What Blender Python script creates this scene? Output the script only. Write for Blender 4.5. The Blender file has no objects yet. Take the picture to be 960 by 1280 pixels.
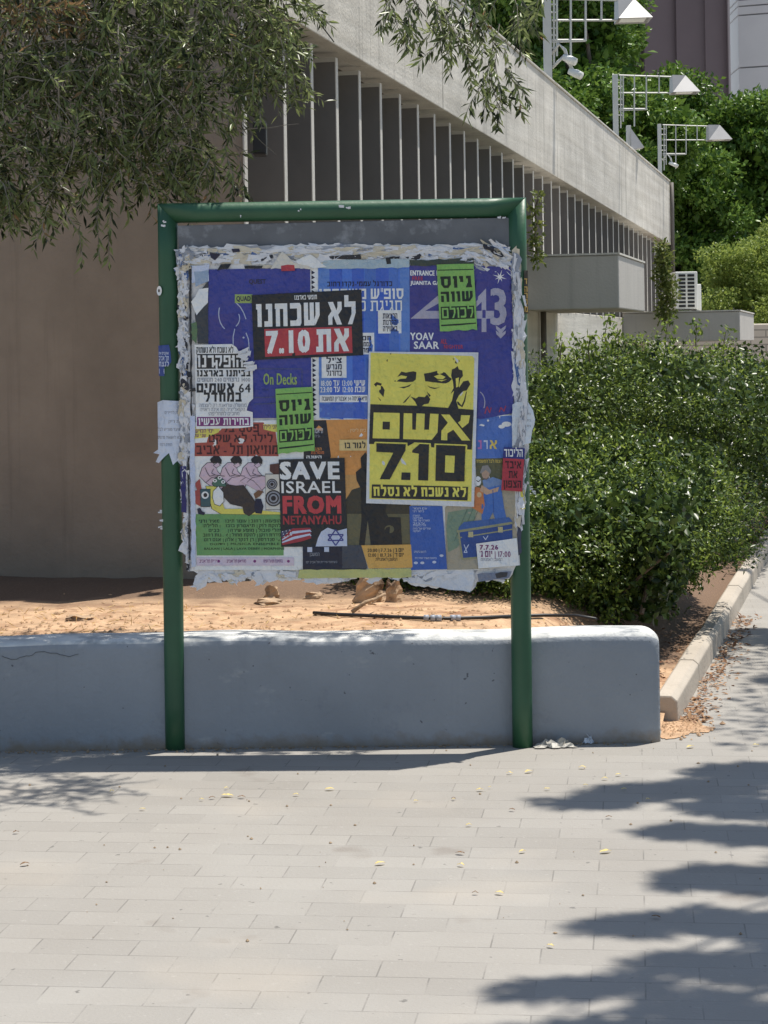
import bpy, bmesh, math, random
import numpy as np
from mathutils import Vector, Matrix
R = math.radians
random.seed(7); rng = np.random.default_rng(11)
sc = bpy.context.scene
C = sc.collection
# ------------------------------------------------------------------ camera, light, exposure
ROLL, F, CX, CY, EYE = 0.9, 2560.0, 480.0, 435.0, 1.6
cam = bpy.data.cameras.new('camera'); camo = bpy.data.objects.new('camera', cam); C.objects.link(camo)
cam.lens = 72; cam.sensor_width = 36; cam.sensor_fit = 'AUTO'
cam.shift_y = -(640 - CY) / 1280
cam.clip_start = .1; cam.clip_end = 600
camo.matrix_world = Matrix.Translation((0, 0, EYE)) @ Matrix.Rotation(R(90), 4, 'X') @ Matrix.Rotation(R(-ROLL), 4, 'Z')
sc.camera = camo
SUN = Vector((.52, .38, 2.14)).normalized()
el = math.asin(SUN.z); az = math.atan2(SUN.x, SUN.y)
w = bpy.data.worlds.new('World'); sc.world = w; w.use_nodes = True
sky = w.node_tree.nodes.new('ShaderNodeTexSky'); sky.sky_type = 'NISHITA'; sky.sun_disc = False
sky.sun_elevation = el; sky.sun_rotation = az; sky.air_density = 1.2; sky.dust_density = 1.0
bg = w.node_tree.nodes['Background']; bg.inputs[1].default_value = .098
w.node_tree.links.new(sky.outputs[0], bg.inputs[0])
sl = bpy.data.lights.new('sun', 'SUN'); sl.energy = 4.6; sl.angle = R(.53); sl.color = (1, .95, .87)
so = bpy.data.objects.new('sun', sl); C.objects.link(so); so.location = (6, 4, 20)
so.rotation_euler = SUN.to_track_quat('Z', 'Y').to_euler()
sc.view_settings.view_transform = 'Standard'; sc.view_settings.look = 'None'
sc.view_settings.exposure = 0.36; sc.view_settings.gamma = 1
sc.view_settings.use_curve_mapping = False
sc.cycles.use_denoising = True; sc.cycles.max_bounces = 8; sc.cycles.diffuse_bounces = 4
sc.cycles.transparent_max_bounces = 8; sc.cycles.sample_clamp_indirect = 6

cr, sr = math.cos(R(ROLL)), math.sin(R(ROLL))
def ray(px, py):                      # direction (per metre of depth) seen at a photo position
    u, v = px - CX, CY - py
    return Vector(((u * cr + v * sr) / F, 1.0, (-u * sr + v * cr) / F))
def at(px, py, Y):                    # world point at depth Y
    return Vector((0, 0, EYE)) + ray(px, py) * Y
def onz(px, py, z=0.0):               # world point on a level at height z
    d = ray(px, py); return Vector((0, 0, EYE)) + d * ((z - EYE) / d.z)

# ------------------------------------------------------------------ materials
def lin(c):
    f = lambda x: x / 12.92 if x <= .04045 else ((x + .055) / 1.055) ** 2.4
    return tuple(f(x / 255) for x in c)
def newmat(name):
    m = bpy.data.materials.new(name); m.use_nodes = True
    return m, m.node_tree.nodes, m.node_tree.links, m.node_tree.nodes['Principled BSDF']
def N(nodes, t, **kw):
    n = nodes.new(t)
    for k, v in kw.items():
        if k.startswith('i_'): n.inputs[k[2:]].default_value = v
        else: setattr(n, k, v)
    return n
def scale_c(c, k): return (min(c[0]*k, 1), min(c[1]*k, 1), min(c[2]*k, 1), 1)
def mix(nodes, links, fac, a, b, mode='MIX'):
    n = nodes.new('ShaderNodeMix'); n.data_type = 'RGBA'; n.blend_type = mode
    for s, v in ((0, fac), (6, a), (7, b)):
        if isinstance(v, bpy.types.NodeSocket): links.new(v, n.inputs[s])
        elif s == 0: n.inputs[0].default_value = v
        else: n.inputs[s].default_value = tuple(v) if len(v) == 4 else (*v, 1)
    return n.outputs[2]
def ramp(nodes, links, fac, a, b):
    n = nodes.new('ShaderNodeMapRange'); n.clamp = True
    n.inputs[1].default_value = a; n.inputs[2].default_value = b
    links.new(fac, n.inputs[0]); return n.outputs[0]
def coords(nodes, links, scale=(1, 1, 1), rot=(0, 0, 0)):
    g = nodes.new('ShaderNodeNewGeometry'); mp = nodes.new('ShaderNodeMapping')
    mp.inputs['Scale'].default_value = scale; mp.inputs['Rotation'].default_value = rot
    links.new(g.outputs['Position'], mp.inputs[0]); return mp.outputs[0]
def noise(nodes, links, vec, scale, detail=4, rough=.55):
    n = nodes.new('ShaderNodeTexNoise'); n.inputs['Scale'].default_value = scale
    n.inputs['Detail'].default_value = detail; n.inputs['Roughness'].default_value = rough
    links.new(vec, n.inputs['Vector']); return n.outputs[0]
def bump(nodes, links, bsdf, h, strength, dist=.01):
    b = nodes.new('ShaderNodeBump'); b.inputs['Strength'].default_value = strength; b.inputs['Distance'].default_value = dist
    links.new(h, b.inputs['Height']); links.new(b.outputs[0], bsdf.inputs['Normal'])
def M(name, col, rough=.6, var=.12, vs=6, bmp=.15, bs=60, metal=0, spec=.5, stain=None, stain_scale=3, stain_lo=.55, stain_hi=.7):
    m, n, l, b = newmat(name)
    p = coords(n, l)
    f = ramp(n, l, noise(n, l, p, vs, 5), .3, .7)
    c = mix(n, l, f, scale_c(col, 1 - var), scale_c(col, 1 + var))
    if stain is not None:
        s = ramp(n, l, noise(n, l, p, stain_scale, 6, .65), stain_lo, stain_hi)
        c = mix(n, l, s, c, stain)
    l.new(c, b.inputs['Base Color'])
    b.inputs['Roughness'].default_value = rough; b.inputs['Metallic'].default_value = metal
    b.inputs['Specular IOR Level'].default_value = spec
    if bmp: bump(n, l, b, noise(n, l, p, bs, 4), bmp, .01)
    return m
def leafmat(name, c1, c2, rough=.35, trans=.3, c3=None):
    m, n, l, b = newmat(name)
    g = n.new('ShaderNodeNewGeometry')
    c = mix(n, l, g.outputs['Random Per Island'], c1, c2)
    if c3:
        c = mix(n, l, ramp(n, l, g.outputs['Random Per Island'], .93, .94), c, c3)
    l.new(c, b.inputs['Base Color']); b.inputs['Roughness'].default_value = rough; b.inputs['Specular IOR Level'].default_value = .26
    t = n.new('ShaderNodeBsdfTranslucent'); ms = n.new('ShaderNodeMixShader'); ms.inputs[0].default_value = trans
    hs = n.new('ShaderNodeHueSaturation'); hs.inputs['Value'].default_value = 1.5; hs.inputs['Hue'].default_value = .485
    l.new(c, hs.inputs['Color']); l.new(hs.outputs[0], t.inputs[0])
    l.new(b.outputs[0], ms.inputs[1]); l.new(t.outputs[0], ms.inputs[2])
    l.new(ms.outputs[0], n['Material Output'].inputs[0])
    return m
def concrete(name, col, var=.1, streak=.35, boards=True, rough=.85):
    """board-marked concrete with dirt streaks running down it"""
    m, n, l, b = newmat(name)
    p = coords(n, l)
    c = mix(n, l, ramp(n, l, noise(n, l, p, 2.2, 6, .6), .3, .7), scale_c(col, 1 - var), scale_c(col, 1 + var))
    ps = coords(n, l, (7, 7, .35))
    s = ramp(n, l, noise(n, l, ps, 1.3, 5, .65), .56, .8)
    s2 = n.new('ShaderNodeMath'); s2.operation = 'MULTIPLY'; s2.inputs[1].default_value = streak; l.new(s, s2.inputs[0])
    c = mix(n, l, s2.outputs[0], c, scale_c(col, .4))
    h = noise(n, l, p, 45, 4)
    if boards:
        pb = coords(n, l, (.35, .35, 11))
        bn = n.new('ShaderNodeTexNoise'); bn.inputs['Scale'].default_value = 1.0; bn.inputs['Detail'].default_value = 2
        l.new(pb, bn.inputs['Vector'])
        c = mix(n, l, ramp(n, l, bn.outputs[0], .35, .65), c, mix(n, l, 1.0, c, (.86, .85, .83, 1), 'MULTIPLY'))
        ad = n.new('ShaderNodeMath'); ad.operation = 'ADD'; l.new(h, ad.inputs[0]); l.new(bn.outputs[0], ad.inputs[1]); h = ad.outputs[0]
    l.new(c, b.inputs['Base Color']); b.inputs['Roughness'].default_value = rough
    bump(n, l, b, h, .35, .012)
    return m
INKS = {}
def ink(rgb, rough=.5, k=1.0):
    key = (tuple(rgb), rough, k)
    if key not in INKS:
        m, n, l, b = newmat('print_%d_%d_%d' % tuple(rgb))
        col = scale_c(lin(rgb), k); lu = .3*col[0]+.59*col[1]+.11*col[2]; col = tuple(min(.9, (x*.86+lu*.14)*1.1+.006) for x in col[:3])
        p = coords(n, l)
        c = mix(n, l, ramp(n, l, noise(n, l, p, 9, 5), .3, .75), scale_c(col, .9), scale_c(col, 1.06))
        # faded, rubbed print
        c = mix(n, l, ramp(n, l, noise(n, l, p, 70, 4, .7), .62, .95), c, scale_c(col, 1.7))
        l.new(c, b.inputs['Base Color']); b.inputs['Roughness'].default_value = rough
        pw = coords(n, l, (1.0, 1.0, .55), (0, R(18), 0))
        h1 = noise(n, l, pw, 16, 3, .5); h2 = noise(n, l, p, 55, 3, .5)
        ad = n.new('ShaderNodeMath'); ad.operation = 'MULTIPLY_ADD'; ad.inputs[1].default_value = .25
        l.new(h2, ad.inputs[0]); l.new(h1, ad.inputs[2])
        bump(n, l, b, ad.outputs[0], 1.0, .028)
        INKS[key] = m
    return INKS[key]

# ------------------------------------------------------------------ objects
ORG = {}
def tag(o, label=None, cat=None, group=None, kind=None):
    for k, v in (('label', label), ('category', cat), ('group', group), ('kind', kind)):
        if v: o[k] = v
    return o
def thing(name, label, cat, loc, group=None):
    o = bpy.data.objects.new(name, None); C.objects.link(o); o.location = loc; o.empty_display_size = .1
    ORG[o.name] = Vector(loc); return tag(o, label, cat, group)
def mkobj(name, V, faces, mats, parent=None, mi=None, smooth=False):
    V = np.asarray(V, dtype=np.float64).reshape(-1, 3)
    if parent is not None: org = ORG[parent.name]
    else:
        lo, hi = V.min(0), V.max(0); org = Vector(((lo[0]+hi[0])/2, (lo[1]+hi[1])/2, lo[2]))
    me = bpy.data.meshes.new(name)
    Vl = V - np.array(org)
    if isinstance(faces, np.ndarray):
        k = faces.shape[1]; n = len(faces)
        me.vertices.add(len(Vl)); me.vertices.foreach_set('co', Vl.ravel())
        me.loops.add(n * k); me.loops.foreach_set('vertex_index', faces.ravel().astype(np.int32))
        me.polygons.add(n); me.polygons.foreach_set('loop_start', np.arange(0, n * k, k, dtype=np.int32))
        me.polygons.foreach_set('loop_total', np.full(n, k, dtype=np.int32))
        me.update(calc_edges=True); me.validate()
    else:
        me.from_pydata([tuple(v) for v in Vl], [], faces); me.update()
    for m in (mats if isinstance(mats, (list, tuple)) else [mats]): me.materials.append(m)
    if mi is not None: me.polygons.foreach_set('material_index', np.asarray(mi, dtype=np.int32))
    if smooth: me.polygons.foreach_set('use_smooth', np.ones(len(me.polygons), dtype=bool))
    o = bpy.data.objects.new(name, me); C.objects.link(o)
    if parent is not None: o.parent = parent
    else: o.location = org
    ORG[o.name] = Vector(org)
    return o
class MB:
    def __init__(s): s.v = []; s.f = []; s.m = []
    def add(s, V, Fc, m=0):
        b = len(s.v); s.v += [tuple(v) for v in V]
        s.f += [tuple(i + b for i in f) for f in Fc]; s.m += [m] * len(Fc); return s
    def hexa(s, p, m=0):              # 8 corners: bottom ring 0-3, top ring 4-7
        return s.add(p, [(3,2,1,0),(4,5,6,7),(0,1,5,4),(1,2,6,5),(2,3,7,6),(3,0,4,7)], m)
    def box(s, c, h, m=0, ax=None):
        a = ax or (Vector((1,0,0)), Vector((0,1,0)), Vector((0,0,1))); c = Vector(c)
        P = [c + a[0]*h[0]*i + a[1]*h[1]*j + a[2]*h[2]*k for k in (-1,1) for i,j in ((-1,-1),(1,-1),(1,1),(-1,1))]
        return s.hexa(P, m)
    def tube(s, path, rad, n=8, m=0, cap=True):
        path = [Vector(p) for p in path]; k = len(path)
        rad = rad if isinstance(rad, (list, tuple)) else [rad]*k
        rings = []; ref = None
        for i, p in enumerate(path):
            t = (path[min(i+1,k-1)] - path[max(i-1,0)]).normalized()
            if ref is None: ref = t.orthogonal().normalized()
            ref = (ref - t*ref.dot(t)).normalized() if (ref - t*ref.dot(t)).length > 1e-6 else t.orthogonal().normalized()
            q = t.cross(ref)
            rings.append([p + (ref*math.cos(a)+q*math.sin(a))*rad[i] for a in (2*math.pi*j/n for j in range(n))])
        V = [v for r in rings for v in r]; Fc = []
        for i in range(k-1):
            for j in range(n):
                a, b = i*n+j, i*n+(j+1)%n; Fc.append((a, b, b+n, a+n))
        if cap: Fc += [tuple(range(n-1,-1,-1)), tuple(range((k-1)*n, k*n))]
        return s.add(V, Fc, m)
    def build(s, name, mats, parent=None, smooth=False, bevel=0, auto=False):
        o = mkobj(name, s.v, s.f, mats, parent, s.m, smooth)
        if bevel:
            b = o.modifiers.new('bevel', 'BEVEL'); b.width = bevel; b.segments = 2; b.limit_method = 'ANGLE'; b.angle_limit = R(40)
        return o
def sm(x): x = np.clip(x, 0, 1); return x*x*(3-2*x)
def wob(x, y, seed=0.0):              # smooth wandering value about -1..1
    return (np.sin(x*1.7+seed)*.5 + np.sin(y*2.3+seed*1.7+x*.6)*.35 + np.sin(x*4.1-y*3.3+seed*.7)*.25)

# ------------------------------------------------------------------ leaves
def leaves(name, P, A, Nn, L, W, mats, parent=None, fold=.25, mi=None):
    """P base points, A leaf axes, Nn face normals, L lengths, W widths: one folded lance-shaped leaf each"""
    A = A/np.linalg.norm(A, axis=1, keepdims=True)
    S = np.cross(A, Nn); S /= (np.linalg.norm(S, axis=1, keepdims=True)+1e-9)
    U = np.cross(S, A); n = len(P); L = np.broadcast_to(L, n)[:, None]; W = np.broadcast_to(W, n)[:, None]
    mid = P + A*L*.45
    V = np.empty((n, 4, 3)); V[:,0] = P; V[:,1] = mid + S*W*.5 + U*W*fold*.6; V[:,2] = P + A*L - U*L*.06; V[:,3] = mid - S*W*.5 + U*W*fold*.6
    i = np.arange(n)[:, None]*4
    Fc = np.concatenate([i+np.array([[0,1,2]]), i+np.array([[0,2,3]])], 1).reshape(-1, 3)
    m2 = np.repeat(mi, 2) if mi is not None else None
    return mkobj(name, V.reshape(-1,3), Fc, mats, parent, m2)
def rdir(n):
    d = rng.normal(size=(n,3)); return d/np.linalg.norm(d, axis=1, keepdims=True)
def clumps(name, centres, n, L, W, mats, parent, up=.35, shell=.55, droop=0.0):
    """leaf clumps: (x,y,z,rx,ry,rz) each, leaves mostly in the outer shell"""
    Ps, As, Ns = [], [], []
    vol = np.array([c[3]*c[4]*c[5] for c in centres])**(2/3); cnt = (n*vol/vol.sum()).astype(int)
    for c, k in zip(centres, cnt):
        d = rdir(k); r = 1 - shell*rng.random(k)**1.6
        lump = 1 + .22*wob(d[:,0]*3, d[:,1]*3+d[:,2]*2, c[0]*3.1)
        Ps.append(np.array(c[:3]) + d*(r*lump)[:,None]*np.array(c[3:6]))
        As.append(d*.6 + rdir(k)*.9 + np.array([0,0,-droop])); Ns.append(d*.5 + rdir(k)*.8 + np.array([0,0,up]))
    P, A, Nn = np.concatenate(Ps), np.concatenate(As), np.concatenate(Ns)
    k = len(P)
    return leaves(name, P, A, Nn, L*(.7+.6*rng.random(k)), W*(.7+.6*rng.random(k)), mats, parent)
def limb(mb, a, b, r0, r1, sag=.1, n=6, sides=7):
    a, b = Vector(a), Vector(b); L = (b-a).length; path = []
    off = Vector((random.uniform(-1,1), random.uniform(-1,1), random.uniform(-.3,1)))*sag*L
    for i in range(n+1):
        t = i/n; path.append(a.lerp(b, t) + off*math.sin(math.pi*t) + Vector((random.uniform(-1,1), random.uniform(-1,1), random.uniform(-1,1)))*L*.012*(0<i<n))
    mb.tube(path, [r0+(r1-r0)*i/n for i in range(n+1)], sides); return path
# ================================================================== SETTING
# frame of the long concrete building: s runs along its fins, n points out of them
FD = Vector((.2300, .9732, 0)); FN = Vector((.9732, -.2300, 0)); UZ = Vector((0, 0, 1))
C0 = Vector((-.652, 10.4, 0))
def fp(s, n, z): return C0 + FD*s + FN*n + UZ*z
def sY(Y): return (Y - 10.4)/.9732
def fbox(mb, s0, s1, n0, n1, z0, z1, m=0):
    return mb.hexa([fp(s0,n0,z0), fp(s0,n1,z0), fp(s1,n1,z0), fp(s1,n0,z0), fp(s0,n0,z1), fp(s0,n1,z1), fp(s1,n1,z1), fp(s1,n0,z1)], m)
KX0, KY0, KS = 1.221, 8.645, .246
def kerbx(Y): return KX0 + KS*(Y-KY0)

# paving: running bond of small concrete slabs
def paving():
    m, n, l, b = newmat('paving_slabs')
    p = coords(n, l, (1,1,1), (0,0,R(7)))
    wn = noise(n, l, coords(n, l), 3.0, 2)
    br = n.new('ShaderNodeTexBrick'); br.offset = .5
    for k, v in (('Scale',1.0),('Mortar Size',.0024),('Mortar Smooth',.25),('Bias',0.0),('Brick Width',.272),('Row Height',.136)): br.inputs[k].default_value = v
    base = lin((157,153,146))
    br.inputs['Color1'].default_value = scale_c(base,.93); br.inputs['Color2'].default_value = scale_c(base,1.03); br.inputs['Mortar'].default_value = scale_c(base,.64)
    l.new(p, br.inputs['Vector'])
    pos = coords(n, l)
    c = br.outputs[0]
    # some joints are worn away or filled with sand
    jf = ramp(n, l, noise(n, l, pos, 4.5, 4, .6), .42, .60)
    br2 = n.new('ShaderNodeTexBrick'); br2.offset = .5
    for k, v in (('Scale',1.0),('Mortar Size',0.0),('Brick Width',.272),('Row Height',.136),('Bias',0.0)): br2.inputs[k].default_value = v
    br2.inputs['Color1'].default_value = scale_c(base,.93); br2.inputs['Color2'].default_value = scale_c(base,1.03); l.new(p, br2.inputs['Vector'])
    c = mix(n, l, jf, c, br2.outputs[0])
    # dirt in broad patches and small dark marks and pale scuffs
    c = mix(n, l, ramp(n, l, noise(n, l, pos, .9, 6, .6), .35, .75), c, mix(n, l, 1.0, c, (.84,.82,.80,1), 'MULTIPLY'))
    sp = ramp(n, l, noise(n, l, pos, 26, 3, .5), .69, .74)
    c = mix(n, l, sp, c, scale_c(base,.5))
    c = mix(n, l, ramp(n, l, noise(n, l, pos, 38, 5, .7), .60, .78), c, scale_c(base,1.2))
    fine = noise(n, l, pos, 260, 3, .7)
    c = mix(n, l, ramp(n, l, fine, .3, .7), mix(n, l, 1.0, c, (.93,.93,.93,1), 'MULTIPLY'), c)
    st = ramp(n, l, noise(n, l, pos, 2.4, 3, .5), .66, .72)
    c = mix(n, l, st, c, mix(n, l, 1.0, c, (.83,.80,.78,1), 'MULTIPLY'))
    # pinkish soil dust blown over the slabs
    c = mix(n, l, ramp(n, l, noise(n, l, pos, 1.3, 3, .5), .58, 1.0), c, lin((176,166,152)))
    l.new(c, b.inputs['Base Color']); b.inputs['Roughness'].default_value = .82
    ad = n.new('ShaderNodeMath'); ad.operation = 'MULTIPLY_ADD'; ad.inputs[1].default_value = -.8
    l.new(br.outputs['Fac'], ad.inputs[0]); l.new(noise(n, l, pos, 90, 4), ad.inputs[2])
    bump(n, l, b, ad.outputs[0], .35, .006)
    return m
PAV = paving()
# one big sheet to the horizon, finer near the camera
gx = [-150,-40,-12,-4,-2,0,2,4,12,40,150]; gy = [-20,0,3,5,7,9,12,20,40,90,250]
V = [(x,y,0) for y in gy for x in gx]; nx = len(gx)
Fq = [(j*nx+i, j*nx+i+1, (j+1)*nx+i+1, (j+1)*nx+i) for j in range(len(gy)-1) for i in range(nx-1)]
tag(mkobj('pavement', V, Fq, PAV), kind='structure')

# soil of the planting bed
def soilz(X, Y):
    kx = kerbx(Y)
    t = sm((X-(kx-.80))/.62); z = .415*(1-t) + .085*t
    z = z + (.05*sm((Y-9.2)/3))*(1-t)
    z = z*np.where(np.asarray(X) > 1.0, sm((np.asarray(Y)-8.43)/.45), 1.0)
    return z + .010*wob(X*3, Y*3, 1.0) + .003*wob(X*11+np.sin(Y*5), Y*9, 4.0)
SOIL = M('dry_soil', lin((186,154,122)), .95, .28, 9, .7, 70, stain=lin((140,100,72)), stain_scale=5, stain_lo=.5, stain_hi=.68)
def paint_soil_shade():
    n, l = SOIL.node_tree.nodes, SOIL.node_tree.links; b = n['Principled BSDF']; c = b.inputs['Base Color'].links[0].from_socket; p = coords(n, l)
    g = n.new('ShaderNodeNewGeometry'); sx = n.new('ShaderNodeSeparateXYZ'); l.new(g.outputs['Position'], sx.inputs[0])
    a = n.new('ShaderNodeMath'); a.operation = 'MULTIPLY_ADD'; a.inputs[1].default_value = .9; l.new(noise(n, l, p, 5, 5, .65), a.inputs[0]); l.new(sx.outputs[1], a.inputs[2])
    c = mix(n, l, ramp(n, l, a.outputs[0], 9.85, 10.35), c, lin((110,88,70)))  # shade painted in: soil turns darker towards the wall and hedge
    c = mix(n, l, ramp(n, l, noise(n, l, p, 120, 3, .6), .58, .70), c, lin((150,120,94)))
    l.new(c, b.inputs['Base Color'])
paint_soil_shade()
V = []; nu, nv = 150, 150
Ys = np.concatenate([[8.41], np.linspace(8.46, 10.6, 89), np.linspace(10.65, 33, 60)])
for Y in Ys:
    for i in range(nu):
        t = i/(nu-1); X = -4.5 + t*(kerbx(Y)-.06+4.5); V.append((X, Y, float(soilz(X, Y)) if Y > 8.44 else -.03))
Fq = [(j*nu+i, j*nu+i+1, (j+1)*nu+i+1, (j+1)*nu+i) for j in range(nv-1) for i in range(nu-1)]
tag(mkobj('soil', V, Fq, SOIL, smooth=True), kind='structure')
# sandy spill where the bed meets the paving
pts = [(826,922),(826,893),(838,885),(852,892),(856,902),(872,905),(893,909),(888,915),(862,916),(850,921),(838,924)]
pts = [(x0+(x1-x0)*t+random.uniform(-2.5,2.5), y0+(y1-y0)*t+random.uniform(-.9,.9)) for (x0,y0),(x1,y1) in zip(pts, pts[1:]+pts[:1]) for t in (0,.25,.5,.75)]
V = [onz(a,b,.003) for a,b in pts]; c = onz(848,907,.007)
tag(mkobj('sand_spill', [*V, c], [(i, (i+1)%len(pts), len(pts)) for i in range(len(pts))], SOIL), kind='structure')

# kerb stones
KERB = concrete('kerb_concrete', lin((176,166,152)), .12, .3, False)
KD = Vector((KS, 1, 0)).normalized(); KN = Vector((KD.y, -KD.x, 0))
kerb_labels = ['nearest kerb stone with broken front end beside the grey wall', 'second kerb stone from the wall, at the foot of the hedge',
 'third kerb stone from the wall, dappled under the hedge']
for i in range(12):
    a = Vector((KX0, KY0, 0)) + KD*(i*1.0) ; mb = MB()
    ln = .992
    prof = [(-.105,-.05),(-.105,.098),(-.088,.112),(-.03,.112),(-.006,.092),(0,-.05)]
    V = [a + KN*p[0] + UZ*p[1] + KD*t*ln + UZ*.004*math.sin(i*2.1) for t in (0,1) for p in prof]; k = len(prof)
    mb.add(V, [(j, (j+1)%k, k+(j+1)%k, k+j) for j in range(k)] + [tuple(range(k-1,-1,-1)), tuple(range(k,2*k))])
    o = mb.build('kerb_stone', KERB, bevel=.008)
    if i < 3: tag(o, kerb_labels[i], 'kerb stone', 'kerb stones along the planting bed')
    else: tag(o, 'weathered kerb stone in the far run beside the hedge', 'kerb stone', 'kerb stones along the planting bed')

# ---- low grey retaining wall with a rounded end
def wallpaint():
    m = concrete('grey_wall_paint', lin((146,151,157)), .09, .22, False, .75); n, l = m.node_tree.nodes, m.node_tree.links; b = n['Principled BSDF']
    c = b.inputs['Base Color'].links[0].from_socket; p = coords(n, l)
    c = mix(n, l, ramp(n, l, noise(n, l, p, 34, 2, .5), .72, .76), c, lin((96,98,104)))          # pits and chips
    c = mix(n, l, ramp(n, l, noise(n, l, p, 5, 6, .7), .60, .72), c, mix(n, l, 1.0, c, (.86,.86,.88,1), 'MULTIPLY'))
    c = mix(n, l, ramp(n, l, noise(n, l, coords(n, l, (1,1,2)), 2.6, 5, .7), .62, .75), c, lin((168,170,172)))   # repainted patches
    g = n.new('ShaderNodeNewGeometry'); sx = n.new('ShaderNodeSeparateXYZ'); l.new(g.outputs['Position'], sx.inputs[0])
    nz = n.new('ShaderNodeMath'); nz.operation = 'MULTIPLY_ADD'; nz.inputs[1].default_value = .12; l.new(noise(n, l, p, 14, 4, .6), nz.inputs[0]); l.new(sx.outputs[2], nz.inputs[2])
    sp = n.new('ShaderNodeMapRange'); sp.inputs[1].default_value = .115; sp.inputs[2].default_value = .06; l.new(nz.outputs[0], sp.inputs[0])
    c = mix(n, l, sp.outputs[0], c, lin((134,124,112)))                                           # mud splash along the foot
    l.new(c, b.inputs['Base Color']); return m
WP = wallpaint()
WT = M('worn_wall_top', lin((206,206,202)), .85, .15, 9, .4, 60, stain=lin((120,126,132)), stain_scale=6, stain_lo=.5, stain_hi=.7)
W0 = Vector((-5.0, 8.285, 0)); W1 = Vector((1.088, 8.21, 0)); WD = (W1-W0).normalized(); WN = Vector((WD.y, -WD.x, 0))   # WN faces the camera
wl = (W1-W0).length; rows = []
ss = list(np.linspace(0, wl-.06, 70)) + [wl-.06+.06*math.sin(a) for a in np.linspace(.2, math.pi/2, 6)]
prof = [(0,-.05,0),(0,.2,0),(0,.36,0),(0,.405,0),(-.006,.425,0),(-.02,.436,1),(-.05,.44,1),(-.14,.442,1),(-.24,.438,1),(-.262,.43,1),(-.28,.41,0),(-.28,.1,0)]
V = []
for s in ss:
    e = max(0, (s-(wl-.06))/.06); cut = .06*(1-math.sqrt(max(0,1-e*e)))
    dz = -.5*cut + .004*math.sin(s*3.3) + .003*math.sin(s*9)
    for (a, z, _) in prof:
        aa = a*(1) + (-cut*.55 if a > -.14 else cut*.55)
        V.append(W0 + WD*s + WN*(aa+.003*math.sin(s*5+z*7)) + UZ*(z+(dz if z > .3 else 0)))
k = len(prof); Fq, mi = [], []
for i in range(len(ss)-1):
    for j in range(k-1):
        Fq.append((i*k+j, (i+1)*k+j, (i+1)*k+j+1, i*k+j+1)); mi.append(1 if prof[j][2] or prof[j+1][2] and prof[j][1] > .42 else 0)
Fq.append(tuple((len(ss)-1)*k+j for j in range(k))); mi.append(0)
o = mkobj('retaining_wall', V, Fq, [WP, WT], None, mi, True)
tag(o, 'low blue grey painted retaining wall with rounded right end below the notice board', 'wall')
# hairline crack at the left of the wall
mb = MB(); pth = []
for i in range(26):
    t = i/25; px = 2 + 96*t; py = 821 + 3*math.sin(t*9) + random.uniform(-1.5,1.5) - 5*t
    d = ray(px, py); base = W0; tt = (WN.dot(base + WN*.004) - WN.dot(Vector((0,0,EYE))))/WN.dot(d)
    pth.append(Vector((0,0,EYE)) + d*tt)
mb.tube(pth, .0012, 4); mb.build('crack', M('crack_shadow', (.08,.085,.095), .9, 0, 5, 0), o)

# ---- long concrete building
CONC = concrete('parapet_concrete', lin((208,203,193)), .16, .8)
PLIN = concrete('plinth_concrete', lin((214,208,196)), .10, .55)
SLAB = concrete('slab_concrete', lin((188,183,175)), .06, .35, False)
ENDW = concrete('end_wall_concrete', lin((150,137,123)), .16, .5, False)
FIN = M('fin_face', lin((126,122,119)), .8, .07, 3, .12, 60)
FEDGE = M('lit_edge_pale', lin((206,202,194)), .7, .05, 9, .1, 60)  # pale colour stands in for light on the fin edges
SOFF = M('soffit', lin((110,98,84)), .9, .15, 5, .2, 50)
DARK = M('dark_metal', (.012,.012,.014), .5, .1, 9, 0)
LEN = sY(31.8)
zb = lambda s_: 3.365-.0108*s_
zt_ = lambda s_: 4.215-.0050*s_
bld = thing('concrete_building', 'long concrete building with vertical fins under a pale parapet', 'building', fp(LEN/2, -2, 0))
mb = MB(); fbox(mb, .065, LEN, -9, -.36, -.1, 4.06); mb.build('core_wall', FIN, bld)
mb = MB(); fbox(mb, -.02, .06, -9, -.045, -.1, 4.05); mb.build('end_wall', ENDW, bld, bevel=.01)
mb = MB(); fbox(mb, .07, LEN, -.355, -.004, -.1, 1.94); plinth = mb.build('plinth', PLIN, bld, bevel=.006)
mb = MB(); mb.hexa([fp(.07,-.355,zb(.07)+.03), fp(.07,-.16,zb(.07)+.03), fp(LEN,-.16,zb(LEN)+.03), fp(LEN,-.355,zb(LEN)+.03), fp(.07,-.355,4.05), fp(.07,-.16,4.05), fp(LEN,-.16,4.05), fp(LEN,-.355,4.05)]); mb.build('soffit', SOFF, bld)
s0 = -.02
for s1 in (sY(14.8), sY(20.25), sY(26.0), LEN):
    mb = MB()
    for n0_, n1_, za, zt in ((-.155,.07,0,0), (-.165,.082,1,.025)):
        e = s1-.016; b0, b1 = (zb(s0), zb(e)) if not za else (zt_(s0)+.002, zt_(e)+.002)
        mb.hexa([fp(s0,n0_,b0), fp(s0,n1_,b0), fp(e,n1_,b1), fp(e,n0_,b1), fp(s0,n0_,zt_(s0)+zt), fp(s0,n1_,zt_(s0)+zt), fp(e,n1_,zt_(e)+zt), fp(e,n0_,zt_(e)+zt)])
    o = mb.build('parapet_panel', CONC, bld, bevel=.006); s0 = s1
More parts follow.
